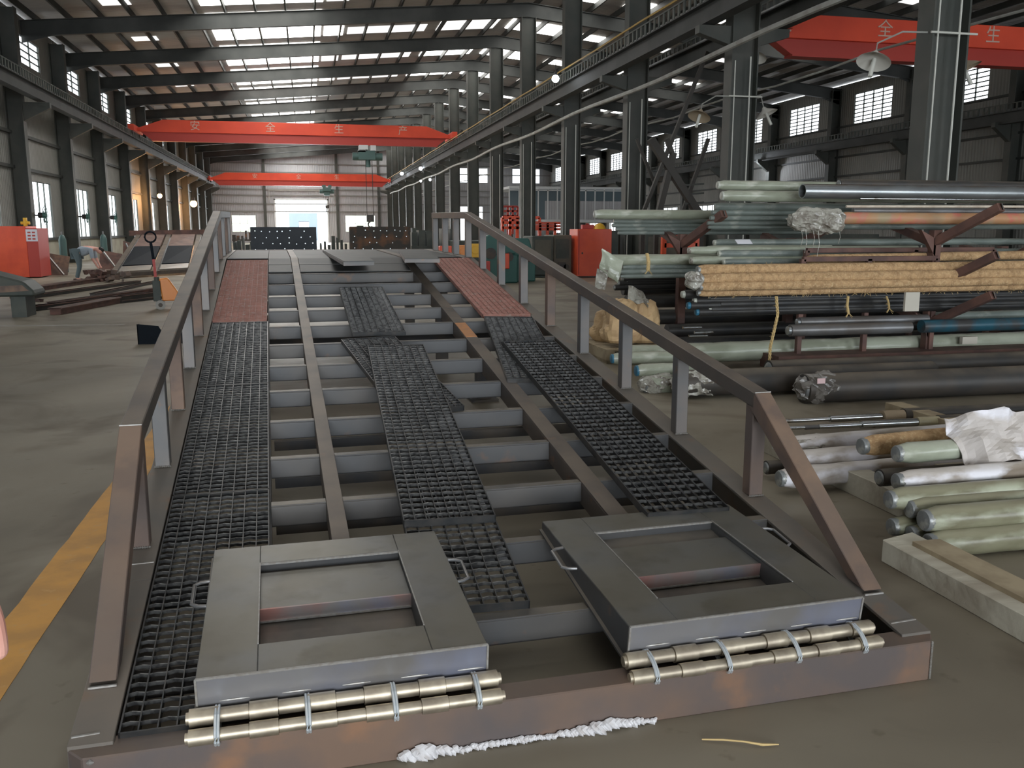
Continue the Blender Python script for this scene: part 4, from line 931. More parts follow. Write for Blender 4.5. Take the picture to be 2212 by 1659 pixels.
# black pipe stock behind
for i, (px, py, d_, Y, cp, lb2) in enumerate([(1345,625,26,11.2,None,'upper'),(1352,652,28,11.0,None,'second'),(1420,685,32,10.6,None,'third'),(1440,715,30,10.3,None,'fourth'),(1450,740,24,9.9,None,'lowest')]):
    pipe('black_pipe', 'thick black pipe in the dark stack behind the sacks, %s one' % lb2, px, py, Y, d_, 6, BLKP, cp)
for i, (px, py) in enumerate([(1346,603),(1354,608),(1337,612),(1349,619),(1328,621)]):
    pipe('black_pipe', 'small black pipe with a glinting end above the sacks, %s' % ['topmost','right one','left one','lower middle','lowest left'][i], px, py, 11.1, 13, 5, BLKP, CAPM, capd=.02)
for i, (x0_, y0_) in enumerate([(1475,708),(1500,718),(1488,726)]):
    tag(MB().cyl(at(x0_,y0_,9.5), at(x0_+40,y0_-1,9.5), .016, n=12).build('bright_rod_end', CHRM), 'short bright rod end in the dark behind the railing, %s' % ['upper','middle','lower'][i], 'rod')
# wrapped roll at the left of the middle tier
pipe(WP, 'loosely wrapped green pipe roll tied with straw cord, uppermost of the left middle stack', 1310, 562, 9.9, 24, 2.6, WRAP, None, 'wrap')
for i, (px, py, d_) in enumerate([(1345,577,12),(1335,587,12),(1340,597,10)]):
    pipe(WP, 'thin dim wrapped pipe under the tied roll, %s from the top' % ['first','second','third'][i], px, py, 9.9, d_, 2.5, WRAPG, None, 'wrap')
sheet('plastic_sheet', 'pale green plastic flap hanging from the end of the tied roll', 'sheet', at(1318,575,9.7), .28, .26, WRAP, 9.1, .07, (math.radians(70), .5, 0))
sheet('plastic_sheet', 'shiny clear plastic hanging under the tied roll', 'sheet', at(1297,603,9.7), .12, .22, PLAST, 4.4, .06, (math.radians(80), .2, 0))
# --- sacks on a pallet
pc = onz(1352, 772); PY = 10.0
pl = thing('pallet', 'light wooden pallet under the brown paper sacks', 'pallet', (at(1350,740,PY).x, PY, 0))
zt = at(1350, 741, PY).z
for i in range(7): MB().box(-.42, .42, -.55+i*.165, -.43+i*.165, zt-.022, zt).build('deck_board', WOODP, pl)
for x in (-.37, 0, .37): MB().box(x-.05, x+.05, -.55, .55, zt-.12, zt-.022).build('bearer', WOODP, pl)
MB().box(-.40,.40,-.5,.5,0,zt-.125).build('lower_stack', WOODP, pl)
def sack(label, px, py, Y, w, h, d_, sd, red=False):
    P = at(px, py, Y); t = thing('paper_sack', label, 'sack', P, .1*sd); V = []; nn = 26; k = 16
    for j in range(k+1):
        f = j/k; z = h*f; e = (1-.42*f**2.2) * (.88+.2*math.sin(min(1, f*2.5)*PI/1.3)) if j < k else .35
        if j == 0: e = .8
        for i in range(nn):
            a_ = 2*PI*i/nn; q = noise.noise((math.cos(a_)*1.8+sd, math.sin(a_)*1.8, z*7)) + .6*noise.noise((math.cos(a_)*5+sd, math.sin(a_)*5, z*16))
            c_ = math.cos(a_); s_ = math.sin(a_); sq = (abs(c_)**4+abs(s_)**4)**-.25 if True else 1
            rr = e*(1+.16*q)*min(sq, 1.15); V.append((c_*w/2*rr, s_*d_/2*rr, z+.02*q))
    F = [(j*nn+i, j*nn+(i+1) % nn, (j+1)*nn+(i+1) % nn, (j+1)*nn+i) for j in range(k) for i in range(nn)] + [tuple(range(nn)), tuple(range(k*nn, (k+1)*nn))]
    MB().add(V, F).build('sack_body', SACK, t, smooth=False)
    if red: MB().cbox((.03,-d_/2*.98,h*.22), .13, .02, .05).build('red_print', SACKR, t)
    return t
sack('tall brown paper sack with a red mark on the pallet, front left', 1341, 738, 9.75, .42, .50, .36, 1.0, True)
sack('brown paper sack on the pallet, right one', 1388, 738, 9.95, .38, .50, .36, 2.3)
sack('darker brown sack at the back left of the pallet', 1312, 735, 10.25, .36, .36, .34, 3.1)
sheet('plastic_sheet', 'crumpled pale plastic on top of the right sack', 'sheet', at(1375,648,9.9), .26, .22, PLAST, 2.2, .09, (.5,.2,0))

# ================================================================== MIDDLE DISTANCE
def box_thing(name, label, cat, px0, px1, pyt, Y, dep, m, pyb=None, z0=0., rotz=0):
    """box standing at depth Y spanning the given columns of the photo"""
    a_ = at(px0, pyt, Y); b_ = at(px1, pyt, Y); w = (b_-a_).x; z1 = (a_.z+b_.z)/2
    t = thing(name, label, cat, ((a_.x+b_.x)/2, Y, 0), rotz)
    return t, w, z1
t, w, z1 = box_thing('control_cabinet', 'bright orange red machine cabinet in the middle of the hall', 'cabinet', 1248, 1322, 495, 27.2, .9, REDM)
MB().box(-w/2, w/2, 0, .9, 0.05, z1).build('body', REDM, t, bevel=.01); MB().box(w/2, w/2+.25, .1, .9, .05, z1-.05).build('side_panel', MACHG, t)
MB().cyl((-w*.36,-.01,z1-.75),(-w*.36,.02,z1-.75),.03).build('door_lock', DARKI, t)
MB().box(-w/2+.03,-w/2+.06,-.012,0,.1,z1-.05).build('door_gap', REDD, t)
hh = thing('yellow_helmet', 'yellow safety helmet lying on the orange red cabinet', 'helmet', (t.location.x+.22, 27.4, z1))
MB().rings([((0,0,.0),.21),((0,0,.03),.19),((0,0,.1),.17),((0,0,.16),.11),((0,0,.19),.02)], 18).rings([((0,0,-.0),.23),((0,0,.012),.2)],18).build('shell', YELM, hh, smooth=True)
t2 = thing('toolbox', 'small dark red box beside the yellow helmet', 'box', (t.location.x-.15, 27.5, z1)); MB().box(-.2,.2,-.1,.1,0,.14).box(-.06,.06,-.01,.01,.14,.18).build('box_body', REDD, t2, bevel=.01)
def machine(label, px0, px1, pyt, Y, dep, m, extras=()):
    t, w, z1 = box_thing('machine', label, 'machine', px0, px1, pyt, Y, dep, m)
    MB().box(-w/2, w/2, 0, dep, .08, z1).box(-w/2+.05, w/2-.05, .05, dep-.05, 0, .08).build('housing', m, t, bevel=.02)
    MB().box(-w/2+.08, w/2-.08, -.02, 0, z1*.45, z1-.12).build('front_panel', MACHB if m is not MACHB else MACHG, t)
    MB().box(-w/2+.15, -w/2+.4, -.05, -.02, z1*.2, z1*.36).cyl((w*.2,-.05,z1*.25),(w*.2,-.0,z1*.25),.09,n=16).build('controls', DARKI, t)
    return t
machine('dark green machine left of the brown panel machine', 1150, 1196, 510, 27.5, 1.2, MACHG)
machine('brown panelled machine left of the orange red cabinet', 1196, 1235, 508, 27.6, 1.2, MACHB)
machine('dark grey machine right of the orange red cabinet, under the wrapped pipes', 1335, 1395, 500, 29.2, 1.4, MACHG)
machine('large grey machine behind the left rack arm', 1395, 1530, 503, 26.0, 1.4, MACHG)
machine('long dark machine bed behind the ramp railing', 985, 1060, 520, 28.5, 1.6, MACHG)
machine('long low machine far behind the racks', 1560, 1900, 506, 25.0, 1.5, MACHG)
def gear_machine(label, px, py, Y, m, orange):
    P = at(px, py, Y); t = thing('winding_machine', label, 'machine', (P.x, Y, 0)); z = P.z
    MB().box(-.55,.55,0,.7,0,z*.6).prism([(-.5,0,z*.6),(.5,0,z*.6),(.35,0,z),(-.35,0,z)], (0,.6,0)).build('housing', m, t, bevel=.03)
    MB().cyl((-.25,-.06,z*.62),(-.25,.0,z*.62),.16,n=20).cyl((.28,-.06,z*.55),(.28,.0,z*.55),.13,n=20).build('flywheel', DARKI, t)
    MB().box(.05,.28,-.12,-.01,z*.3,z*.62).build('guard', orange, t, bevel=.02)
    return t
gear_machine('teal green machine with an orange guard seen between railing posts', 1078, 508, 25.0, MACHT, REDM)
gear_machine('second teal machine farther right between the railing posts', 1118, 515, 25.6, MACHT, MACHG)
for i, (px, py, m, lb2) in enumerate([(1025,528,YELM,'yellow drum-like machine cover behind the ramp rail'),(1000,531,ORGM,'small orange housing left of the yellow cover'),(962,533,REDM,'tiny orange red box behind the level rail'),(1045,566,REDD,'dull red housing low behind the sloping rail')]):
    P = at(px, py, 24.0); t = thing('machine_cover', lb2, 'machine cover', (P.x, 24.0, 0)); MB().box(-.16,.16,-.1,.2,P.z-.35,P.z+.02).cyl((0,-.12,P.z-.15),(0,-.1,P.z-.15),.11,n=14).build('cover', m, t, bevel=.03)
    MB().box(-.1,.1,-.05,.15,0,P.z-.35).build('stand', MACHG, t)
# red guard railings behind the machines
def railing(label, px0, px1, pyt, pyb, Y, m, nb=4, npost=6, r=.03):
    a_ = at(px0, pyt, Y); b_ = at(px1, pyt, Y); c_ = at(px0, pyb, Y); t = thing('guard_railing', label, 'railing', (a_.x, Y, 0)); w = (b_-a_).x
    for i in range(nb): z = c_.z+(a_.z-c_.z)*i/(nb-1); MB().box(0, w, -r, r, z-r, z+r).build('rail', m, t)
    for i in range(npost): x = w*i/(npost-1); MB().box(x-r, x+r, -r, r, max(0, c_.z-.9), a_.z).build('post', m, t)
    return t
railing('red guard railing behind the fourth column', 1085, 1165, 470, 492, 45, REDM, 3, 6, .07)
railing('red guard railing between the fourth and fifth columns', 1150, 1215, 482, 495, 42, REDM, 3, 5, .06)
railing('red frame standing behind the left rack arm', 1434, 1505, 512, 530, 23, REDM, 2, 3, .06)
railing('red guard railing at the office stair', 1086, 1118, 446, 476, 58, REDD, 4, 4, .06)
# office mezzanine
of = thing('site_office', 'raised glazed office cabin with white frame in the second bay', 'office', (at(1100,420,62).x, 62, 0))
wx = at(1345,420,62).x - of.location.x; zb, ztp = at(1100,474,62).z, at(1150,408,62).z
MB().box(0, wx, 0, 6, ztp, ztp+.18).box(0,wx,0,6,zb-.2,zb).build('roof_and_floor', OFFW, of)
MB().box(2.6, wx, -.02, 0.03, zb, zb+1.3).box(2.6,wx,0,6,zb,zb+.1).build('panel_wall', WALLF, of)
MB().box(0, wx, .0, .04, zb+1.3, ztp).box(0,2.6,.0,.04,zb,zb+1.3).build('glazing', GLASS, of)
b = MB()
for i in range(13): x = wx*i/12; b.box(x-.04, x+.04, -.05, 0, zb, ztp)
b.box(0,wx,-.05,0,zb+2.0,zb+2.08).build('mullions', OFFW, of)
for x in (.2, wx*.5, wx-.2): MB().box(x-.12, x+.12, .2, .44, 0, zb-.2).build('support_post', COLM, of)
# leaning lattice tower
LATM = mat('dark_lattice_paint', (.06,.055,.048), .7)
lt = thing('lattice_tower', 'dark lattice frame of crossed struts between the second and third columns', 'lattice frame', at(1455, 452, 24))
o = Vector(lt.location); 
def L(p, Y=24): return at(p[0], p[1], Y)-o
for (p, q_, wd, Y) in [((1405,300),(1515,470),.2,24),((1528,112),(1385,470),.10,24),((1455,330),(1420,470),.16,24),((1455,340),(1440,300),.12,24),((1530,300),(1470,470),.1,25),((1375,300),(1415,400),.08,25)]:
    MB().bar(L(p,Y), L(q_,Y), wd, wd).build('strut', LATM, lt)
for px_ in (1388, 1418, 1515):
    v_ = L((px_, 470)); MB().bar(v_, Vector((v_.x, v_.y, -o.z)), .12, .12).build('leg', LATM, lt)
for y_ in (400, 420, 440): MB().bar(L((1480,y_)), L((1520,y_-3)), .05, .05).build('rung', COLM, lt)
# x-bracing rods in the right wall, ladder in the far column row
lad = thing('steel_ladder', 'narrow steel ladder standing among the far middle columns', 'ladder', (at(965,400,70).x, 70, 0))
for x in (-.22,.22): MB().box(x-.03,x+.03,-.03,.03,0,6.2).build('stile', CONDU, lad)
b = MB()
for i in range(19): b.box(-.22,.22,-.015,.015,.3+i*.31,.33+i*.31)
b.build('rungs', CONDU, lad)
# perforated plate boxes beyond the ramp
def perf_box(label, px0, px1, pyt, Y, m, seed, cat='steel box'):
    a_ = at(px0, pyt, Y); b_ = at(px1, pyt, Y); w = (b_-a_).x; z1 = (a_.z+b_.z)/2; t = thing('perforated_box', label, cat, (a_.x, Y, 0)); rnd = random.Random(seed)
    nx, nz = 12, 9; hole = .027; holes = []
    for (r_, cs) in ((z1-.1, 9), (z1-.28, 6), (z1-.45, 8), (z1-.62, 7), (z1-.9, 8)):
        for i in range(cs):
            if rnd.random() < .85: holes.append((w*(i+.5)/cs + rnd.uniform(-.04,.04), r_+rnd.uniform(-.02,.02)))
    # plate cut into cells around the holes: horizontal bands, each split at its holes
    zs = sorted(set([0, z1] + [v for h in holes for v in (h[1]-hole/2, h[1]+hole/2)])); b = MB()
    for z0_, z2_ in zip(zs[:-1], zs[1:]):
        zc = (z0_+z2_)/2; xs = sorted([h[0] for h in holes if abs(h[1]-zc) < hole/2]); cur = 0
        for x in xs:
            if x-hole/2 > cur: b.box(cur, x-hole/2, 0, .02, z0_, z2_)
            cur = max(cur, x+hole/2)
        b.box(cur, w, 0, .02, z0_, z2_)
    b.build('front_plate', m, t)
    MB().box(0,.02,.02,.5,0,z1).box(w-.02,w,.02,.5,0,z1).box(0,w,.02,.07,z1-.02,z1+.02).build('side_flange', m if m is NAVYM else RUSTB, t)
    b = MB()
    for (x, z_) in holes: b.cyl((x,-.006,z_),(x,.0,z_),hole*.55,n=8)
    b.build('hole_light_dots', WIREM, t)  # pale discs over the holes stand in for light showing through
    return t
perf_box('dark navy perforated steel box beyond the ramp head, left one', 540, 683, 492, 27, NAVYM, 1)
perf_box('brown rusty perforated steel box beyond the ramp head, right one', 755, 886, 491, 27, RUSTB, 2)
# heaps of dark work pieces behind the ramp
def clutter(label, px0, px1, pyt, Y, m, seed, n=9):
    a_ = at(px0, pyt, Y); b_ = at(px1, pyt, Y); w = (b_-a_).x; t = thing('work_bench', label, 'work bench', (a_.x, Y, 0)); z1 = a_.z; rnd = random.Random(seed)
    MB().box(0, w, 0, 1.0, z1*.55, z1*.62).build('bench_top', m, t)
    for x in (.1, w-.1): MB().box(x-.05, x+.05, .1, .9, 0, z1*.55).build('leg', m, t)
    b = MB()
    for i in range(n): x = w*(i+.5)/n; h = rnd.uniform(.35, 1)*z1*.38; ww = rnd.uniform(.3, .9)*w/n; b.box(x-ww/2, x+ww/2, .1, .8, z1*.62, z1*.62+h)
    b.build('work_pieces', m, t); return t
clutter('dark bench with work pieces left of the navy box', 500, 545, 505, 29, MACHG, 3, 5)
clutter('dark bench with parts between the two perforated boxes', 688, 752, 508, 29, MACHG, 4, 7)
clutter('long dark bench right of the rusty perforated box', 888, 985, 492, 30, MACHG, 5, 6)
clutter('far bench seen before the right garden window', 770, 905, 483, 45, MACHG, 6, 8)
clutter('far bench with boxes seen before the left garden window', 500, 552, 498, 60, RUSTB, 8, 6)

# ================================================================== LEFT SIDE
t = thing('machine_cabinet', 'bright orange red cabinet with white label at the left edge', 'cabinet', (-9.3, 31.0, 0))
MB().box(-.3,.72,0,1.2,.03,1.62).build('body', REDM, t, bevel=.01); MB().box(.72,1.05,0,1.2,.03,1.56).build('side_door', REDD, t, bevel=.01)
MB().box(.72,1.05,-.015,0,1.15,1.52).build('white_label', PAPER, t)
b = MB()
for i in range(3):
    for j in range(2): b.box(.77+j*.13, .86+j*.13, -.02, -.015, 1.2+i*.1, 1.25+i*.1)
b.build('label_marks', REDD, t)
v = thing('yellow_valve', 'yellow fitting standing on top of the left cabinet', 'valve', (-8.62, 31.2, 1.62)); MB().cyl((0,0,0),(0,0,.18),.06).cyl((-.13,0,.1),(.13,0,.1),.05).box(-.05,.05,-.05,.05,.18,.26).build('valve_body', YELM, v)
# dark machine at far left edge
P = onz(8, 690); t = thing('welding_positioner', 'dark machine with an orange stripe at the left edge', 'machine', (P.x-.35, P.y+.3, 0)); 
MB().prism([(-.5,0,.95),(.62,0,.62),(.78,0,.45),(.78,0,.36),(-.5,0,.36)], (0,.7,0)).build('housing', MACHG, t, bevel=.03)
MB().prism([(-.5,-.01,.52),(.6,-.01,.56),(.7,-.01,.46),(-.5,-.01,.40)], (0,.02,0)).build('stripe', RUSTT, t)
MB().box(-.5,-.12,.05,.6,1.0,1.22).build('control_box', BLACKM, t, bevel=.02)
for x in (-.45, .5): MB().box(x-.12, x+.12, .05, .6, 0, .4).build('leg', MACHG, t)
# steel bars lying on the floor
random.seed(8)
bars = [((70,672),(330,640),.10),((110,662),(345,628),.09),((30,650),(300,612),.08),((120,680),(250,655),.12),((260,655),(350,645),.05),((60,632),(250,602),.12),((200,640),(345,610),.07),((25,645),(90,652),.05)]
for i, (p, q_, h) in enumerate(bars):
    a_ = onz(*p); b_ = onz(*q_); a_.z = b_.z = h/2+.002
    t = thing('steel_bar', 'rusty steel section on the floor at the left, %s' % ['nearest long one','second long one','third, reaching farthest left','thick short one','thin bent one by the pallet jack','thick one near the worker','one ending at the pallet jack handle','short pale one near the dark machine'][i], 'steel bar', a_)
    MB().bar((0,0,0), b_-a_, h*1.6, h).build('bar_web', RACKM if i % 2 else DRKP, t); MB().bar((0,0,h*.42), (b_-a_)+Vector((0,0,h*.42)), h*2.2, h*.16).build('bar_flange', RACKM, t)
# bent black plate
P = onz(298,744); t = thing('bent_black_plate', 'black folded steel plate standing on the floor left of the ramp', 'plate', (P.x, P.y, 0), .0)
MB().prism([(0,0,0),(.26,-.02,0),(.28,0,.04),(.33,.0,.12),(.27,0,.24),(0,.0,.27)], (0,.012,0)).build('plate_face', BLACKM, t)
MB().box(.0,.012,0,.14,0,.26).box(.5,.56,.0,.02,0,.17).box(0,.56,.01,.03,.0,.02).build('plate_return', BLACKM, t)
# pallet jack
P = onz(345,668); t = thing('pallet_jack', 'orange hand pallet jack with upright handle near the ramp', 'pallet jack', (P.x, P.y, 0), .15)
b = MB(); b.prism([(0.02,-.08,.58),(.18,-.08,.60),(.42,-.08,.22),(.42,-.08,.16),(.06,-.08,.16)], (0,.26,0)); b.build('hydraulic_housing', ORGM, t, bevel=.02)
MB().box(-.10,.04,-.1,.12,.16,.55).cyl((-.02,0,.3),(-.02,0,.62),.05,n=12).build('pump', MACHG, t, bevel=.01)
MB().bar((-.03,0,.5),(-.05,0,.95),.05,.05).build('handle_lower', mat('jack_red_tube', (.4,.04,.03), .5), t)
MB().bar((-.05,0,.95),(-.08,0,1.28),.05,.05).rings([((-.08+.10*math.cos(a_), 0, 1.37+.10*math.sin(a_)), .018) for a_ in [2*PI*i/12 for i in range(13)]], 8, False).build('handle_grip', BLACKM, t)
for yy in (-.1, .12):
    w_ = MB().cyl((0.02,yy-.03,.09),(0.02,yy+.03,.09),.09,n=20).build('steer_wheel', GREYW, t, smooth=True); MB().cyl((0.02,yy-.034,.09),(0.02,yy+.034,.09),.04,n=14).build('hub', DARKI, w_)
for yy in (-.2, .2): MB().hexa([(.3,yy-.07,.05),(1.3,yy-.07,.05),(1.3,yy+.07,.05),(.3,yy+.07,.05),(.3,yy-.07,.13),(1.3,yy-.07,.09),(1.3,yy+.07,.09),(.3,yy+.07,.13)]).build('fork', ORGM, t)
# second ramp standing at the left
P = Vector((-6.0, 31.0, 0)); t = thing('loading_ramp', 'second unfinished ramp behind the pallet jack with two dark deck panels', 'ramp')
def g3(px, py, Y): return at(px, py, Y)
q0, q1, q2, q3 = onz(243,604), onz(415,592), at(430,508,38), at(300,510,38)
q0.z = q1.z = .1
t.location = q0; O_ = q0.copy(); q0, q1, q2, q3 = [v-O_ for v in (q0,q1,q2,q3)]
def qq(a_, f): return q0.lerp(q1, a_).lerp(q3.lerp(q2, a_), f)
for a_ in (0, .5, 1): MB().bar(qq(a_,0), qq(a_,1), .16, .14).build('side_beam', RAILM, t)
for f in (.02, .98): MB().bar(qq(0,f), qq(1,f), .12, .12).build('crossbeam', RAILM, t)
for (c0, c1) in ((.06,.44),(.56,.94)):
    MB().add([qq(c0,.16)+Vector((0,0,.09)), qq(c1,.16)+Vector((0,0,.09)), qq(c1,.62)+Vector((0,0,.09)), qq(c0,.62)+Vector((0,0,.09)), qq(c0,.16), qq(c1,.16), qq(c1,.62), qq(c0,.62)], [(0,1,2,3),(7,6,5,4),(0,4,5,1),(1,5,6,2),(2,6,7,3),(3,7,4,0)]).build('dark_deck', BLACKM, t)
    MB().add([qq(c0,.62)+Vector((0,0,.09)), qq(c1,.62)+Vector((0,0,.09)), qq(c1,.97)+Vector((0,0,.09)), qq(c0,.97)+Vector((0,0,.09)), qq(c0,.62), qq(c1,.62), qq(c1,.97), qq(c0,.97)], [(0,1,2,3),(7,6,5,4),(0,4,5,1),(1,5,6,2),(2,6,7,3),(3,7,4,0)]).build('rusty_deck', RACKM, t)
    MB().add([qq(c0,.03)+Vector((0,0,.09)), qq(c1,.03)+Vector((0,0,.09)), qq(c1,.14)+Vector((0,0,.09)), qq(c0,.14)+Vector((0,0,.09)), qq(c0,.03), qq(c1,.03), qq(c1,.14), qq(c0,.14)], [(0,1,2,3),(7,6,5,4),(0,4,5,1),(1,5,6,2),(2,6,7,3),(3,7,4,0)]).build('pale_foot_plate', RIMM, t)
for a_ in (0, 1):
    v = qq(a_, 1); MB().box(v.x-.08, v.x+.08, v.y-.08, v.y+.08, -.1, v.z).build('support_leg', RACKM, t)
MB().bar(qq(-.15,1)+Vector((0,0,.12)), qq(1.15,1)+Vector((0,0,.12)), .2, .2).build('head_beam', RACKM, t)
# rust coloured plates and rubble against the left wall
for i, (px0, px1, py0, py1, Y, m, lb2) in enumerate([(90,148,545,600,33,RUSTT,'brown plate leaning against the wall behind the worker'),(215,262,540,600,36,RACKM,'dark rusty stack right of the worker'),(265,300,520,580,40,RACKM,'dark stack behind the second ramp foot')]):
    a_ = at(px0, py0, Y); b_ = at(px1, py0, Y); t = thing('leaning_plate', lb2, 'plate', (a_.x, Y, 0)); w = (b_-a_).x
    MB().hexa([(0,-.4,0),(w,-.4,0),(w,-.35,0),(0,-.35,0),(0,.1,a_.z),(w,.1,a_.z*.8),(w,.15,a_.z*.8),(0,.15,a_.z)]).build('plate_body', m, t)
    MB().bar((w*.9,-.5,.02),(w*.2,-.05,a_.z*.9),.05,.05).build('leaning_rod', GRYP, t)
for i, px in enumerate((215, 235, 195, 250)):
    v = onz(px, 604+i*2); t = thing('scrap_pile', 'small heap of red brown scrap beside the worker, %s' % ['first','second','third','fourth'][i], 'scrap'); t.location = (v.x, v.y, 0); rnd = random.Random(i+20); b = MB()
    for k in range(9): b.cbox((rnd.uniform(-.35,.35), rnd.uniform(-.2,.2), rnd.uniform(.03,.28)), rnd.uniform(.1,.35), rnd.uniform(.05,.2), rnd.uniform(.04,.15), Matrix.Rotation(rnd.uniform(0,3), 3, 'Z') @ Matrix.Rotation(rnd.uniform(-.5,.5), 3, 'X'))
    b.build('scrap_pieces', RUSTT if i % 2 else RACKM, t)
# gas cylinders
for i, px in enumerate((222, 133)):
    v = at(px, 500, 39 - i*4); t = thing('gas_cylinder', 'grey green gas cylinder by the left wall, %s' % ['right one','left one'][i], 'gas cylinder', (v.x, v.y, 0))
    MB().rings([((0,0,0),.13),((0,0,1.15),.13),((0,0,1.28),.09),((0,0,1.33),.04)], 16).build('cylinder_body', HOISTM, t, smooth=True); MB().cyl((0,0,1.33),(0,0,1.45),.03).build('valve', GRYP, t)
# wall fans
def fan(label, px, py, X):
    d = ray(px, py); P = CAM + d*(X/d.x); t = thing('wall_fan', label, 'fan', P)
    b = MB()
    for rr in (.36, .24, .12): b.rings([((.0, rr*math.cos(2*PI*i/24), rr*math.sin(2*PI*i/24)), .012) for i in range(25)], 6, False)
    for i in range(12): a_ = 2*PI*i/12; b.cyl((.0,0,0),(.0,.36*math.cos(a_),.36*math.sin(a_)),.006,n=5)
    b.build('fan_guard', MACHT, t)
    b = MB()
    for i in range(3): a_ = 2*PI*i/3; b.add([(-.03,0,0),(-.05,.3*math.cos(a_),.3*math.sin(a_)),(-.02,.3*math.cos(a_+.7),.3*math.sin(a_+.7)),(-.04,0,0.01)], [(0,1,2),(2,1,3),(0,2,3),(0,3,1)])
    b.build('fan_blades', MACHG, t)
    MB().cyl((-.25,0,0),(-.02,0,0),.11,n=14).build('motor', DARKI, t); MB().bar((-.2,0,0),(XL-P.x+.02,.0,.0),.06,.06).build('wall_arm', RAFM, t)
    return t
fan('round wall fan in front of the first lower left window', 98, 465, -10.0)
fan('round wall fan in front of the second lower left window', 190, 468, -10.0)
fan('round wall fan in front of the third lower left window', 250, 470, -10.0)

# ================================================================== THE WORKER (bending) AND THE HAND AT THE EDGE
def skin_mesh(name, pts, edges, rad, m, parent=None, sub=2, root=0):
    me = bpy.data.meshes.new(name); me.from_pydata([tuple(p) for p in pts], edges, []); o = bpy.data.objects.new(name, me); C.objects.link(o)
    o.modifiers.new('skin', 'SKIN'); 
    for i, r in enumerate(rad):
        me.skin_vertices[0].data[i].radius = (r, r) if not isinstance(r, tuple) else r
        me.skin_vertices[0].data[i].use_root = (i == root)
    s = o.modifiers.new('sub', 'SUBSURF'); s.levels = sub; s.render_levels = sub; me.materials.append(m)
    for p in me.polygons: p.use_smooth = True
    if parent: o.parent = parent
    return o
w = thing('person', 'worker in a pale blue shirt and grey trousers bending forward over scrap on the floor', 'person', (-6.55, 28.5, 0))
# x right: the worker faces right, hips left
J = dict(pelvis=(0,0,.84), chest=(.36,0,.98), neck=(.50,0,.97), head=(.60,0,.90), head2=(.68,0,.84), hl=(-.02,-.1,.82), hr=(-.02,.1,.82), kl=(.06,-.12,.47), kr=(.0,.14,.45), al=(-.04,-.12,.09), ar=(-.12,.15,.09),
         tl=(.12,-.13,.03), tr=(.04,.16,.03), sl=(.40,-.17,.93), sr=(.40,.17,.93), el=(.44,-.2,.66), er=(.46,.2,.66), wl=(.54,-.14,.45), wr=(.56,.12,.45), fl=(.58,-.12,.38), fr=(.60,.10,.38))
K = list(J); ix = {k: i for i, k in enumerate(K)}
E_ = [('pelvis','chest'),('chest','neck'),('neck','head'),('head','head2'),('pelvis','hl'),('pelvis','hr'),('hl','kl'),('kl','al'),('al','tl'),('hr','kr'),('kr','ar'),('ar','tr'),('chest','sl'),('sl','el'),('el','wl'),('wl','fl'),('chest','sr'),('sr','er'),('er','wr'),('wr','fr')]
RD = dict(pelvis=.13, chest=.15, neck=.055, head=.095, head2=.08, hl=.09, hr=.09, kl=.06, kr=.06, al=.04, ar=.04, tl=.035, tr=.035, sl=.06, sr=.06, el=.042, er=.042, wl=.028, wr=.028, fl=.035, fr=.035)
skin_mesh('body', [J[k] for k in K], [(ix[a_], ix[b_]) for a_, b_ in E_], [RD[k] for k in K], SKIN, w)
def sub(keys, edges, scale, m, name, over={}):
    ii = {k: i for i, k in enumerate(keys)}
    skin_mesh(name, [over.get(k, J[k]) for k in keys], [(ii[a_], ii[b_]) for a_, b_ in edges], [RD[k]*scale for k in keys], m, w)
sub(['pelvis','chest','sl','sr','el','er'], [('pelvis','chest'),('chest','sl'),('chest','sr'),('sl','el'),('sr','er')], 1.22, SHIRT, 'shirt')
sub(['pelvis','hl','hr','kl','kr','al','ar'], [('pelvis','hl'),('pelvis','hr'),('hl','kl'),('hr','kr'),('kl','al'),('kr','ar')], 1.2, JEANS, 'trousers')
skin_mesh('hair', [(.57,0,.965),(.66,0,.935),(.72,0,.87)], [(0,1),(1,2)], [.085,.085,.05], HAIRM, w)
skin_mesh('shoe', [(-.06,-.12,.05),(.14,-.13,.04)], [(0,1)], [.05,.045], BLACKM, w); skin_mesh('shoe', [(-.14,.15,.05),(.06,.16,.04)], [(0,1)], [.05,.045], BLACKM, w)
# hand hanging into the frame at the left edge: palm, four fingers, thumb, forearm
HY = .78; hp = at(-62, 1350, HY)
hd = thing('hand', 'bare hand of a bystander hanging into view at the left edge', 'hand', hp)
S = 1.0
pts = [(-.055,-.02,.22),(-.03,-.01,.12),(-.012,0,.055),(-.008,0,.015),     # forearm, wrist, palm
       (-.026,.0,-.02),(-.03,-.006,-.045),(-.028,-.014,-.064),                 # little
       (-.012,.0,-.024),(-.014,-.008,-.055),(-.013,-.018,-.078),               # ring
       (-.004,.0,-.024),(-.006,-.008,-.058),(-.009,-.02,-.08),                     # middle
       (.006,.004,-.02),(.003,-.004,-.046),(-.004,-.018,-.062),                    # index
       (.010,-.012,.034),(.022,-.02,.010),(.026,-.024,-.024)]                  # thumb
edg = [(0,1),(1,2),(2,3),(3,4),(4,5),(5,6),(3,7),(7,8),(8,9),(3,10),(10,11),(11,12),(3,13),(13,14),(14,15),(2,16),(16,17),(17,18)]
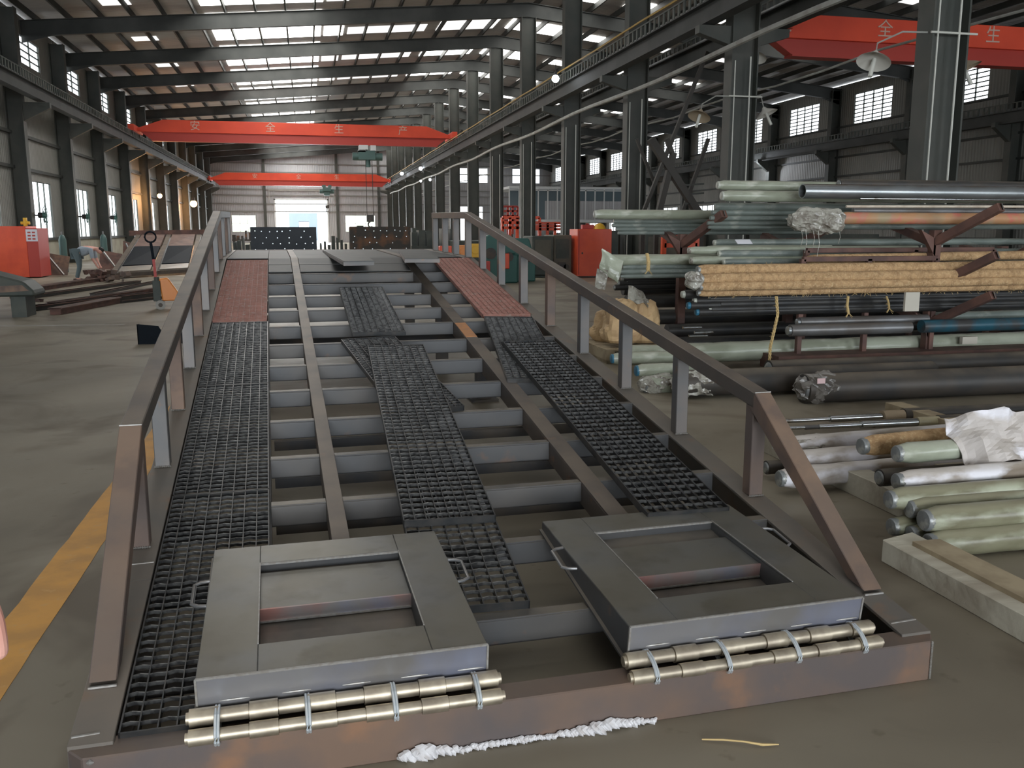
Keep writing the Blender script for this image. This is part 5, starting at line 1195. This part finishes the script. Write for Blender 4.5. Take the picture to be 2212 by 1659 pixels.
rd = [.032,.026,(.024,.02),(.03,.016),.009,.0085,.0075,.0095,.009,.008,.0098,.009,.008,.0095,.0088,.0075,.013,.011,.009]
skin_mesh('body', pts, edg, rd, SKIN, hd, 2, 2)

# ================================================================== LIGHT, WORLD, CAMERA
W = bpy.data.worlds.new('sky'); SC.world = W; W.use_nodes = True
W.node_tree.nodes['Background'].inputs[0].default_value = (.86, .93, 1, 1); W.node_tree.nodes['Background'].inputs[1].default_value = 3.0
def area(name, loc, rot, sx, sy, e, col=(1,1,1)):
    l = bpy.data.lights.new(name, 'AREA'); l.shape = 'RECTANGLE'; l.size = sx; l.size_y = sy; l.energy = e; l.color = col
    o = bpy.data.objects.new(name, l); C.objects.link(o); o.location = loc; o.rotation_euler = rot; return o
# daylight entering by the open doors behind the camera and by the far door
area('near_door_daylight', (0, Y0+.1, 3), (PI/2, 0, 0), 11.5, 5.8, 1600, (.9,.95,1))
area('near_door_daylight', (20, Y0+.1, 3), (PI/2, 0, 0), 11.5, 5.8, 700, (.9,.95,1))
area('far_door_daylight', (-.4, Y1-.2, 2.6), (-PI/2, 0, 0), 5.8, 4.8, 1500, (.88,.94,1))
cam = bpy.data.cameras.new('camera'); co = bpy.data.objects.new('camera', cam); C.objects.link(co); SC.camera = co
cam.sensor_width = 36; cam.lens = F_PX/2212*36; cam.clip_end = 400; cam.clip_start = .05
co.matrix_world = Matrix(((RT.x, UP.x, -FW.x, CAM.x), (RT.y, UP.y, -FW.y, CAM.y), (RT.z, UP.z, -FW.z, CAM.z), (0,0,0,1)))
SC.view_settings.view_transform = 'Standard'; SC.view_settings.look = 'None'; SC.view_settings.gamma = 1; SC.view_settings.exposure = .62
SC.view_settings.use_curve_mapping = False
cy = SC.cycles
cy.max_bounces = 6; cy.diffuse_bounces = 4; cy.glossy_bounces = 3; cy.transmission_bounces = 3; cy.use_light_tree = True; cy.sample_clamp_indirect = 6
cy.use_denoising = True
cy.use_adaptive_sampling = True; cy.adaptive_threshold = .03; cy.adaptive_min_samples = 16
